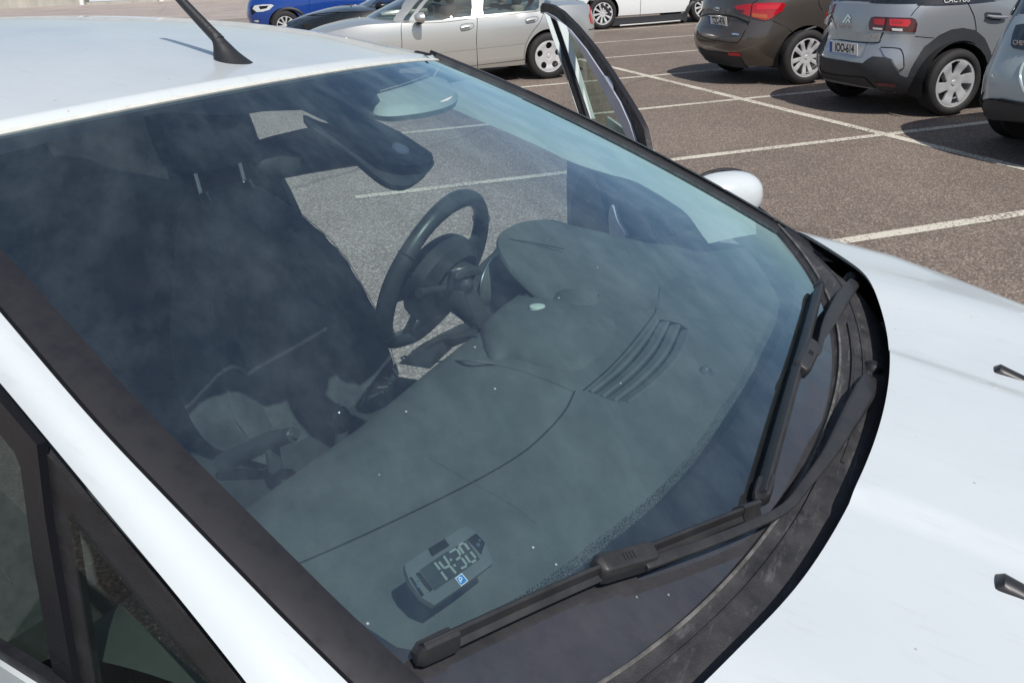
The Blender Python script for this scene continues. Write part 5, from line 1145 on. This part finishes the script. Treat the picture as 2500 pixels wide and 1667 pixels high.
v, f = revolve([(.0001, .014), (.014, .013), (.018, .010), (.019, -.004)], 24, 'z')
mobj('radio_knob', [np.array(p)+ond(1040, 778) for p in v], f, M['piano'], dash)
# ------------------------------------------------------------------ steering wheel
SWC = np.array([-1.16, .449, 1.057]); SWT = math.radians(22.4)
e1 = np.array([0, 1.0, 0]); e2 = np.array([math.sin(SWT), 0, math.cos(SWT)]); e3 = np.cross(e1, e2)  # e3 forward/down along the column
sw = empty('steering_wheel', parent=car)
def swp(a, b, c=0): return SWC+a*e1+b*e2+c*e3
if e3[0] < 0: e3 = -e3
R0 = .190
n, m_ = 72, 14
V = []; F = []
for i in range(n):
    q = 2*PI*i/n
    rr = .0185+.0015*math.cos(4*q)
    flat = 1.0
    R1 = R0 if math.sin(q) > -.72 else R0*(1-.10*ss(.72, 1.0, -math.sin(q)))
    for j in range(m_):
        a = 2*PI*j/m_; r = R1+rr*math.cos(a); V.append(swp(r*math.cos(q), r*math.sin(q), rr*1.08*math.sin(a)))
F = [(i*m_+j, i*m_+(j+1) % m_, ((i+1) % n)*m_+(j+1) % m_, ((i+1) % n)*m_+j) for i in range(n) for j in range(m_)]
mobj('rim', V, F, M['leather'], sw)
for q in (.55, PI-.55, -.6, PI+.6):
    MB().tube([swp((R0+.0195*math.cos(a))*math.cos(q), (R0+.0195*math.cos(a))*math.sin(q), .021*math.sin(a)) for a in np.linspace(0, 2*PI, 20)], .0012, n=5).build('rim_seam', M['dark_void'], sw)
# hub with three spokes
hub = smoothp([(-.110, .050), (-.05, .085), (.05, .085), (.110, .050), (.115, .0), (.085, -.06), (.045, -.105), (-.045, -.105), (-.085, -.06), (-.115, .0)], 60, True)
hr = [[swp(p[0]*k_, p[1]*k_, c) for p in hub] for k_, c in ((.75, .055), (1.0, .035), (1.02, .0), (.96, -.018), (.7, -.030), (.01, -.034))]
loft('hub', hr, M['dash2'], sw, closed=True)
for (a0, b0, a1, b1, w0, w1) in ((.07, .0, .182, .02, .032, .040), (-.07, .0, -.182, .02, .032, .040), (.025, -.07, .040, -.172, .030, .032), (-.045, -.07, -.060, -.168, .020, .018)):
    P = [swp(a0+(a1-a0)*t, b0+(b1-b0)*t, .010-.012*t) for t in np.linspace(0, 1, 6)]
    MB().tube(P, np.linspace(w0, w1, 6), n=12, up=e3, flat=.34).build('spoke', M['leather'], sw)
for sg in (1, -1):
    MB().box(swp(sg*.130, .006, -.014), (.034, .028, .010), np.stack([e1, e2, e3], 1)).build('wheel_button', M['piano'], sw, bevel=.004)
    MB().box(swp(sg*.130, .012, -.021), (.012, .012, .005), np.stack([e1, e2, e3], 1)).build('wheel_button', M['satin'], sw, bevel=.002)
MB().tube([swp(0, 0, .03), swp(0, 0, .10), swp(0, -.01, .26)], [.055, .062, .075], n=20).build('column_shroud', M['dash2'], sw)
for sg in (1, -1): MB().tube([swp(sg*.05, .02, .075), swp(sg*.14, .045, .075), swp(sg*.19, .05, .065)], [.008, .009, .011], n=10).build('column_stalk', M['dash2'], sw)
# ------------------------------------------------------------------ seats
seat_half = [(0, 1.245), (.05, 1.24), (.11, 1.225), (.165, 1.18), (.215, 1.10), (.28, 1.0), (.325, .90), (.335, .80), (.31, .72), (.23, .655), (.12, .635), (0, .63)]
def make_seat(yc, name):
    st = empty('seat', parent=car)
    half = smoothp(seat_half, 50); out = np.vstack([half, [(-a, b) for a, b in half[::-1][1:-1]]])
    def bx(a, b):
        w = np.interp(b, [.63, .8, 1.0, 1.17, 1.25], [.28, .335, .28, .17, .05]); e = min(1, abs(a)/max(w, .01))
        d = .050*ss(.50, .82, e)*(1-ss(.9, 1.02, e))*ss(1.22, 1.05, b)+.012*math.cos(a*9)
        d -= .045*ss(.86, 1.02, e); d -= .03*ss(1.19, 1.25, b)
        d -= .012*math.exp(-((e-.53)/.05)**2)*(1-ss(1.08, 1.2, b))
        return np.array([-1.6-.36*(b-1.0)+d+.02, yc+a, b])
    panel('backrest', out, bx, M['seat'], st, sp=.022, solid=.10)
    for sg in (1, -1):
        ln = [bx(sg*.53*np.interp(b, [.63, .8, 1.0, 1.17, 1.25], [.28, .335, .28, .17, .05]), b)+np.array([.004, 0, 0]) for b in np.linspace(.74, 1.12, 24)]
        MB().tube(ln, .0009, n=5).build('seam', M['stitch'], st)
        ln = [bx(sg*.88*np.interp(b, [.63, .8, 1.0, 1.17, 1.25], [.28, .335, .28, .17, .05]), b)+np.array([.003, 0, 0]) for b in np.linspace(.70, 1.15, 24)]
        MB().tube(ln, .0010, n=5).build('seam', M['stitch'], st)
        ln = [bx(sg*.25*np.interp(b, [.63, .8, 1.0, 1.17, 1.25], [.28, .335, .28, .17, .05]), b)+np.array([.003, 0, 0]) for b in np.linspace(.74, 1.08, 24)]
        MB().tube(ln, .0009, n=5).build('seam', M['stitch'], st)
    ln = [bx(a, 1.085+.01*math.cos(a*12))+np.array([.003, 0, 0]) for a in np.linspace(-.11, .11, 20)]
    MB().tube(ln, .0009, n=5).build('seam', M['stitch'], st)
    # cushion
    co = smoothp([(-.24, -1.60), (-.27, -1.4), (-.26, -1.15), (-.20, -1.08), (0, -1.06), (.20, -1.08), (.26, -1.15), (.27, -1.4), (.24, -1.60), (0, -1.62)], 60, True)
    def cf(a, b):
        e = abs(a)/.26; r = max(0, (b+1.2)/.12)
        return np.array([b, yc+a, .66+.035*ss(.5, .85, e)*(1-ss(.95, 1.05, e))-.05*ss(.92, 1.04, e)-.05*min(1, r)**2+.05*(b+1.3)*.5])
    panel('cushion', co, cf, M['seat_grey'], st, sp=.03, solid=.16, flip=True)
    # headrest on two steel rods
    for sg in (1, -1):
        MB().tube([(-1.685, yc+sg*.072, 1.19), (-1.70, yc+sg*.072, 1.29)], .0058, n=10).build('headrest_rod', M['satin'], st)
        MB().tube([(-1.678, yc+sg*.072, 1.215), (-1.69, yc+sg*.072, 1.236)], .015, n=12).build('rod_guide', M['piano'], st)
    hrws = []
    for k_, dx in ((.3, .052), (.75, .046), (.96, .028), (1.0, 0), (.98, -.03), (.8, -.05), (.3, -.056)):
        hrws.append([(-1.735-.3*(z_-1.42)+dx, yc+a*k_, 1.42+(z_-1.42)*k_) for a, z_ in smoothp([(-.12, 1.30), (-.135, 1.40), (-.10, 1.50), (0, 1.52), (.10, 1.50), (.135, 1.40), (.12, 1.30), (0, 1.285)], 40, True)])
    loft('headrest', hrws, M['seat'], st, closed=True)
    return st
make_seat(.36, 'driver'); make_seat(-.40, 'passenger')
# centre console, gear lever, hand brake, belt buckle
con = empty('centre_console', parent=car)
MB().box((-1.36, .0, .50), (.86, .22, .32)).build('console_body', M['dash2'], con, bevel=.03)
loft('console_slope', [[(-.96, -.13, .84), (-.96, .13, .84)], [(-1.08, -.12, .74), (-1.08, .12, .74)], [(-1.12, -.11, .665), (-1.12, .11, .665)]], M['dash2'], con)
kp = onz(779, 960, .845)
v, f = revolve([(.0001, .030), (.012, .028), (.021, .018), (.024, .004), (.020, -.014), (.013, -.028), (.010, -.04)], 24, 'z')
mobj('gear_knob', [np.array(p)+kp for p in v], f, M['piano'], con)
MB().tube([kp+np.array([0, 0, -.03]), kp+np.array([.02, 0, -.20])], [.012, .055], n=14).build('gear_boot', M['leather'], con)
hp = onz(672, 998, .83)
MB().tube([hp+np.array([.0, 0, 0]), hp+np.array([-.07, 0, -.03]), hp+np.array([-.22, 0, -.12])], [.016, .020, .022], n=14).build('handbrake_lever', M['leather'], con)
MB().tube([hp+np.array([.012, 0, .006]), hp+np.array([-.004, 0, .000])], [.010, .0115], n=14).build('handbrake_button', M['satin'], con)
bp_ = onz(622, 1012, .80)
MB().box(bp_+np.array([0, 0, -.04]), (.018, .034, .07)).build('belt_buckle', M['dash2'], con, bevel=.006)
MB().box(bp_+np.array([.004, 0, .004]), (.008, .024, .007)).build('buckle_button', M['red_plastic'], con, bevel=.002)
# cabin: floor, rear seat, side linings, B-pillars
MB().box((-1.9, 0, .30), (2.6, 1.5, .04)).build('cabin_floor', M['carpet'], car)
MB().box((-2.55, 0, .85), (.22, 1.3, .75), None).build('rear_seat_back', M['seat'], car, bevel=.06)
MB().box((-2.2, 0, .55), (.5, 1.3, .22)).build('rear_seat_cushion', M['seat'], car, bevel=.05)
for sg in (1, -1):
    B_ = [(-1.80, .40), (-1.84, .90), (-1.865, .99), (-1.915, 1.16), (-1.955, 1.28), (-2.02, 1.38), (-2.09, 1.50), (-2.2, 1.56), (-3.3, 1.42), (-3.3, .40)]
    hole = [(-2.35, 1.10), (-2.30, 1.40), (-2.5, 1.46), (-2.95, 1.38), (-2.95, 1.15)]
    panel('side_lining', B_, (lambda a, b, sg=sg: np.array([a, sg*(.79-.20*ss(1.0, 1.7, b)), b])), M['dash2'], car, holes=[hole], sp=.08, solid=.05)
    panel('rear_side_window', hole, (lambda a, b, sg=sg: np.array([a, sg*(.80-.20*ss(1.0, 1.7, b)), b])), M['rear_glass'], car, sp=.1)
bel = [onp(x, y, (0, 1, 0), (0, .74, 0)) for x, y in [(606, 392), (630, 410), (655, 470), (676, 530)]]
MB().sweep(smoothp(bel, 16), [(-.022, 0), (-.022, .002), (.022, .002), (.022, 0)], (0, -1, 0)).build('seat_belt', M['seat_grey'], car)
MB().box(onp(612, 402, (0, 1, 0), (0, .735, 0)), (.03, .02, .05)).build('belt_guide', M['dash2'], car, bevel=.008)
MB().box((-3.25, 0, .95), (.05, 1.3, .6)).build('tailgate_lining', M['dash2'], car)
# near side: door lining and glass seen past the white pillar
def Z5(p): return (p[0]/1.6214, 700+p[1]/1.6214)
def sidepoly(name, pts, m, off, sp=.05, **kw):
    ex = np.array([-.84, .15, .42]); ex = ex/np.linalg.norm(ex); ey = np.cross(sideout, ex); o = SP0
    P3_ = [onside(*Z5(p), off=off) for p in pts]; P2_ = [((p-o)@ex, (p-o)@ey) for p in P3_]
    return panel(name, P2_, lambda a, b: o+a*ex+b*ey+sideout*off, m, kw.pop('parent', car), sp=sp, **kw)
ndoor = empty('passenger_door', parent=car)
sidepoly('door_glass', [(-300, 230), (-200, 330), (0, 520), (95, 640), (118, 700), (165, 1080), (245, 1560), (200, 1530), (0, 1405), (-300, 1220)], M['side_glass'], -.012, parent=ndoor)
sidepoly('window_strut', [(-300, 140), (-140, 245), (0, 390), (182, 612), (212, 900), (330, 1640), (262, 1640), (245, 1560), (165, 1080), (118, 700), (95, 640), (0, 520), (-200, 330), (-300, 230)], M['gloss_black'], -.006, parent=ndoor, solid=.01)
sidepoly('quarter_frame', [(186, 608), (450, 925), (700, 1222), (965, 1550), (1040, 1660), (930, 1660), (840, 1560), (300, 890), (320, 960), (420, 1660), (336, 1660), (216, 900)], M['black_plastic'], -.014, parent=ndoor, solid=.006)
sidepoly('quarter_glass', [(296, 880), (850, 1570), (930, 1660), (415, 1660)], M['side_glass'], -.012, parent=ndoor)
sidepoly('belt_seal', [(-300, 1200), (0, 1400), (200, 1528), (330, 1640), (270, 1700), (160, 1575), (0, 1470), (-300, 1300)], M['rubber'], .004, parent=ndoor, solid=.012)
sidepoly('door_skin', [(-300, 1290), (0, 1462), (160, 1568), (260, 1690), (700, 2100), (-300, 2100)], M['white'], .010, parent=ndoor, solid=.012)
# ------------------------------------------------------------------ driver's door, standing open
DH = np.array([-.40, .85, 0]); DD = np.array([-.671, .741, 0]); DD /= np.linalg.norm(DD); DN = np.array([-DD[1], DD[0], 0]); DN = DN if DN[1] < 0 else -DN
def dpt(t, z, off=0): return DH+DD*t+np.array([0, 0, z])+DN*off
def ondoor(x, y, off=0.0):  # coordinates of the crop (1250,0)-(1900,400)
    p = onp(1250+x/3.618, y/3.618, DN, DH+DN*off, True); return np.array([(p-DH)@DD, p[2]])
drv = empty('driver_door', parent=car)
def facet(name, pts, m, nrm, sp=.06):
    c_ = np.mean([ondoor(*p) for p in pts], 0); p0 = dpt(c_[0], c_[1], .008); n_ = np.array(nrm, float); n_ /= np.linalg.norm(n_)
    V = [onp(1250+x/3.618, y/3.618, n_, p0, True) for x, y in pts]; k_ = len(V); V2 = [v_-n_*.012 for v_ in V]
    return mobj(name, V+V2, [tuple(range(k_)), tuple(range(2*k_-1, k_-1, -1))]+[(i, i+k_, (i+1) % k_+k_, (i+1) % k_) for i in range(k_)], m, drv, smooth=False)
def doorpoly(name, pts, m, off=0.0, sp=.06, sm=0, **kw):
    P2_ = np.array([ondoor(*p, off) for p in pts]); P2_ = smoothp(P2_, sm, True) if sm else P2_
    return panel(name, P2_, lambda a, b: dpt(a, b, off), m, drv, sp=sp, **kw)
fo = [(285, 60), (305, 27), (380, 45), (470, 100), (600, 230), (760, 420), (900, 620), (1040, 840), (1150, 1020), (1210, 1140), (1255, 1365), (1262, 1480)]
fi = [(1180, 1480), (1172, 1345), (1140, 1250), (1085, 1085), (1000, 900), (850, 660), (700, 440), (560, 270), (420, 150), (340, 108), (288, 112)]
doorpoly('window_frame', fo+fi, M['rubber'], .0, solid=.018)
fi2 = [(1135, 1340), (1090, 1270), (980, 1040), (850, 790), (700, 530), (570, 310), (480, 205), (350, 135), (290, 116)]
M['frame_inner'] = pbr('lavender_grey_frame', (.48, .50, .58), .35, coat=.3)
doorpoly('frame_inner', fi[2:]+fi2[::-1], M['frame_inner'], .006, solid=.02)
facet('rear_frame', [(284, 112), (336, 150), (640, 1015), (720, 1240), (680, 1240), (592, 1022)], M['inner_trim'], (.45, -.85, .25))
doorpoly('frame_seal', [(352, 152), (396, 190), (694, 1052), (770, 1260), (730, 1260), (650, 1050)], M['rubber'], .012, solid=.02)
facet('rear_frame', [(400, 182), (482, 232), (716, 992), (735, 1050), (694, 1050)], M['inner_trim'], (.45, -.85, .25))
doorpoly('window_glass', [(480, 215), (570, 315), (700, 535), (850, 795), (980, 1045), (1090, 1275), (1130, 1340), (1100, 1420), (760, 1300), (690, 1000)], M['side_glass'], -.008)
belt = ondoor(690, 1010)
cardz = lambda t: np.interp(t, [0, .3, belt[0], belt[0]+.1], [1.0, 1.03, belt[1]-.01, belt[1]])
tmax = belt[0]+.06
cp = [(t, cardz(t)) for t in np.linspace(.08, tmax, 14)]+[(tmax+.02, .9), (tmax, .35), (.08, .35)]
M['door_card'] = pbr('dark_door_card', (.24, .25, .27), .6, var=.2, vscale=8, bump=.2, bscale=800)
panel('door_card', cp, lambda a, b: dpt(a, b, .03), M['door_card'], drv, sp=.07, solid=.04)
panel('door_skin', [(a, b-.02) for a, b in cp], lambda a, b: dpt(a, b, -.07-.03*math.sin((b-.35)*2.2)), M['white'], drv, sp=.07, solid=.01)
for pts, m, off in (([(1350, 392), (1322, 450), (1320, 510), (1340, 545), (1405, 548), (1395, 480), (1375, 420)], M['dash2'], .080), ([(1412, 470), (1425, 505), (1445, 542), (1412, 545), (1405, 500)], M['frame_inner'], .085)):
    P2_ = smoothp([(lambda p: ((p-DH)@DD, p[2]))(onp(x, y, DN, DH+DN*off)) for x, y in pts], 40, True)
    panel('door_insert', P2_, lambda a, b, o=off: dpt(a, b, o), m, drv, sp=.05, solid=.012)
# left door mirror
om = empty('door_mirror', parent=drv)
mcen = onz(1664, 449, 1.11); ax = np.array([.743, .669, 0]); fw = np.array([.671, -.741, 0])
n1, n2 = 28, 16; V = []
for i in range(n2+1):
    ph = -PI/2+PI*i/n2
    for j in range(n1):
        q = 2*PI*j/n1; a, b, c = math.cos(ph)*math.cos(q), math.sin(ph), math.cos(ph)*math.sin(q)
        g = lambda x, p: math.copysign(abs(x)**p, x)
        d = c*.075 if c > 0 else c*.030
        V.append(mcen+ax*g(a, .8)*.108+np.array([0, 0, 1])*g(b, .8)*.066+fw*d)
F = [(i*n1+j, i*n1+(j+1) % n1, (i+1)*n1+(j+1) % n1, (i+1)*n1+j) for i in range(n2) for j in range(n1)]
mobj('mirror_shell', V, F, M['white'], om)
MB().tube([mcen-fw*.024+ax*.106*math.cos(q)*1.0+np.array([0, 0, .065*math.sin(q)]) for q in np.linspace(0, 2*PI, 50)], .006, n=8).build('mirror_rim', M['rubber'], om)
MB().tube([mcen-ax*.08+np.array([0, 0, -.05]), mcen-ax*.2+np.array([0, 0, -.06])], [.03, .045], n=12).build('mirror_foot', M['rubber'], om)
# fixed quarter strut on the driver's side
qs = [onp(x, y, (0, 1, 0), (0, .80, 0)) for x, y in [(1488, 470), (1512, 505), (1532, 545)]]
MB().tube(qs, .018, n=10).build('quarter_strut', M['door_card'], car)
# ------------------------------------------------------------------ parking disc clock stuck inside the glass
clk = empty('parking_clock'); clk.matrix_world = CARM
tag(clk, 'grey digital parking clock showing 14:30 behind the windscreen', 'parking clock')
M['clock_body'] = pbr('grey_clock_plastic', (.115, .125, .13), .4)
M['clock_lcd'] = pbr('dark_lcd', (.040, .047, .050), .25)
M['lcd_digit'] = pbr('pale_lcd_digit', (.25, .28, .265), .5)
M['clear_cup'] = pbr('suction_cup_black', (.012, .014, .016), .2)
M['p_blue'] = pbr('parking_sign_blue', (.02, .20, .62), .4)
M['p_white'] = pbr('parking_sign_white', (.85, .88, .9), .4)
CO = -.045
def C4(p): return (950+p[0]/6.533, 1260+p[1]/6.533)
def clockpoly(name, pts, m, off, sm=0, solid=0, sp=.02, parent=clk, **kw):
    off += CO
    u = np.array([onS(lambda a, b: ws(a, b, off), *C4(p), g=(-.5, .2), src=True) for p in pts]); u = smoothp(u, sm, True) if sm else u
    return panel(name, u, lambda a, b: ws(a, b, off), m, parent, sp=sp, solid=solid, **kw)
body = clockpoly('clock_case', [(250, 760), (640, 500), (1220, 150), (1400, 250), (1560, 470), (1660, 740), (1200, 1090), (720, 1415), (500, 1280), (330, 1040), (260, 860)], M['clock_body'], -.012, solid=.007)
clockpoly('clock_display', [(490, 850), (860, 600), (1240, 370), (1450, 680), (1080, 940), (725, 1180)], M['clock_lcd'], -.0112, parent=clk)
clockpoly('clock_button', [(625, 510), (885, 355), (965, 460), (690, 630)], M['clear_cup'], -.0108, solid=.004)
for pts in ([(425, 905), (490, 880), (700, 1160), (655, 1195), (560, 1090)], [(325, 970), (360, 960), (560, 1250), (515, 1275)], [(1245, 365), (1390, 265), (1530, 420), (1470, 600), (1370, 480)]):
    clockpoly('suction_cup', pts, M['clear_cup'], -.0104)
for (x, y, r) in ((470, 1105, 32), (475, 1010, 22), (1420, 450, 32), (1445, 380, 22)):
    clockpoly('suction_cup', [(x+r*math.cos(a), y+r*math.sin(a)) for a in np.linspace(0, 2*PI, 12, endpoint=False)], M['chrome'], -.0096)
def seg(p, q, w=19):
    p = np.array(p, float); q = np.array(q, float); d = (q-p)/np.linalg.norm(q-p); n_ = np.array([-d[1], d[0]])*w
    return [p+n_, q+n_, q-n_, p-n_]
digits = {'1': [((725, 735), (812, 848)), ((830, 880), (925, 1010))], '4': [((795, 720), (880, 825)), ((870, 630), (960, 765)), ((885, 825), (968, 778)), ((972, 790), (1065, 905))], 'colon': [((975, 675), (995, 705)), ((1035, 765), (1055, 795))], '3': [((962, 573), (1066, 512)), ((1082, 515), (1140, 618)), ((1070, 693), (1138, 642)), ((1157, 662), (1240, 770)), ((1147, 830), (1242, 787))], '0': [((1108, 468), (1190, 588)), ((1114, 456), (1188, 420)), ((1202, 428), (1275, 528)), ((1215, 620), (1293, 733)), ((1300, 562), (1380, 660)), ((1314, 735), (1385, 692))]}
for k_, segs_ in digits.items():
    V = []; F = []
    for a, b in segs_:
        base = len(V)
        for p in seg(a, b): q = onS(lambda a_, b_: ws(a_, b_, -.0105+CO), *C4(p), g=(-.5, .2), src=True); V.append(ws(q[0], q[1], -.0105+CO))
        F.append((base, base+1, base+2, base+3))
    mobj('display_digit', V, F, M['lcd_digit'], clk, smooth=False)
sgn_ = clockpoly('parking_sign', [(1050, 985), (1158, 900), (1262, 1025), (1150, 1115)], M['p_white'], -.0106, parent=clk)
clockpoly('sign_field', [(1068, 987), (1157, 918), (1243, 1023), (1150, 1096)], M['p_blue'], -.0101, parent=sgn_)
V = []; F = []
for a, b in (((1108, 992), (1152, 1055)), ((1108, 985), (1135, 965)), ((1140, 963), (1166, 998)), ((1164, 1004), (1138, 1024))):
    base = len(V)
    for p in seg(a, b, 9): q = onS(lambda a_, b_: ws(a_, b_, -.0097+CO), *C4(p), g=(-.5, .2), src=True); V.append(ws(q[0], q[1], -.0097+CO))
    F.append((base, base+1, base+2, base+3))
mobj('sign_letter', V, F, M['p_white'], sgn_, smooth=False)
# ------------------------------------------------------------------ phone holder clamped beside the radio
ph = empty('phone_holder'); ph.matrix_world = CARM
tag(ph, 'black phone holder with ball joint beside the steering wheel', 'phone holder')
PX = -.985; pnn = np.array([1.0, -.25, .1])
def onh(x, y): return onp(x, y, pnn, (PX, .24, 1.05))
plate = [onh(x, y) for x, y in [(1034, 668), (1040, 624), (1082, 614), (1100, 622), (1075, 668)]]
def slab(name, pts, d, m, parent):
    n_ = len(pts); a = [np.array(p) for p in pts]; b = [p+np.array(d) for p in a]; V = a+b
    return mobj(name, V, [tuple(range(n_)), tuple(range(2*n_-1, n_-1, -1))]+[(i, i+n_, (i+1) % n_+n_, (i+1) % n_) for i in range(n_)], m, parent, bevel=.003)
slab('holder_plate', plate, (-.014, .004, 0), M['piano'], ph)
slab('holder_lip', [onh(x, y) for x, y in [(1038, 640), (1040, 624), (1084, 612), (1100, 620), (1098, 628)]], (.012, -.003, 0), M['dash2'], ph)
v, f = revolve([(.0001, .016), (.012, .013), (.018, .004), (.018, -.006), (.012, -.014), (.0001, -.016)], 20, 'z')
mobj('ball_joint', [np.array(p)*.9+onh(1070, 652) for p in v], f, M['dash2'], ph)
MB().sweep([onh(1074, 660), onh(1084, 682), onh(1102, 722), onh(1113, 748)], [(-.014, -.004), (-.014, .004), (.014, .004), (.014, -.004)], (-.3, -.2, .9), scale=[.7, 1, 1.05, 1.1]).build('holder_arm', M['dash2'], ph, bevel=.002)
# ------------------------------------------------------------------ rest of the white car's shell: flanks, sills, nose, tail, wheels
def arcn(xa, r=.375, zc_=.33, zb=.27):
    a0 = math.asin((zc_-zb)/r); return [(xa+r*math.cos(a), zc_+r*math.sin(a)) for a in np.linspace(-a0, PI+a0, 22)]
class _Shim: pass
shim = _Shim(); shim.e = car
for sg in (1, -1):
    top = [(x, hz(x, .93)+.002) for x in np.linspace(.98, -.36, 16)]
    if sg > 0: top += [(-.42, .98), (-.46, .44), (-1.80, .42), (-1.90, .95), (-3.30, 1.05)]
    else: top += [(-.42, .97), (-1.2, .93), (-2.0, .96), (-3.30, 1.05)]
    low = [(-3.36, .70), (-3.34, .27)]+arcn(-2.28)[::-1]+arcn(.46)[::-1]+[(.98, .27)]
    panel('body_side', top+low, (lambda a, b, sg=sg: np.array([a, sg*(.905+.028*math.sin(min(1, max(0, (b-.2)/.8))*PI)-.05*ss(-2.6, -3.4, a)*0-.06*ss(.6, 1.05, a)), b])), M['white'], car, sp=.07)
    for xa in (.46, -2.28):
        wheel(shim, xa, sg*.80, .325, .205, 'ten', M['alloy'], sg)
        loft2('wheel_liner', [[(xa+.375*math.cos(a), sg*y, .33+.375*math.sin(a)) for a in np.linspace(-.2, PI+.2, 20)] for y in (.58, .90)], M['dark_void'], car)
ny = np.linspace(-.90, .90, 24)
nx = lambda y: 1.03-.10*(abs(y)/.9)**3
loft2('front_bumper', [[(nx(y)-.02, y, hz(nx(y)-.03, y)-.004) for y in ny], [(nx(y)+.06, y, .72) for y in ny], [(nx(y)+.09, y, .50) for y in ny], [(nx(y)+.03, y, .26) for y in ny]], M['white'], car)
loft2('tailgate', [[(-3.28, y*.72, 1.42) for y in ny], [(-3.36, y, 1.04) for y in ny], [(-3.42, y, .70) for y in ny], [(-3.38, y, .28) for y in ny]], M['white'], car)
MB().box((-1.15, 0, .30), (4.0, 1.16, .10)).build('underbody', M['dark_void'], car)
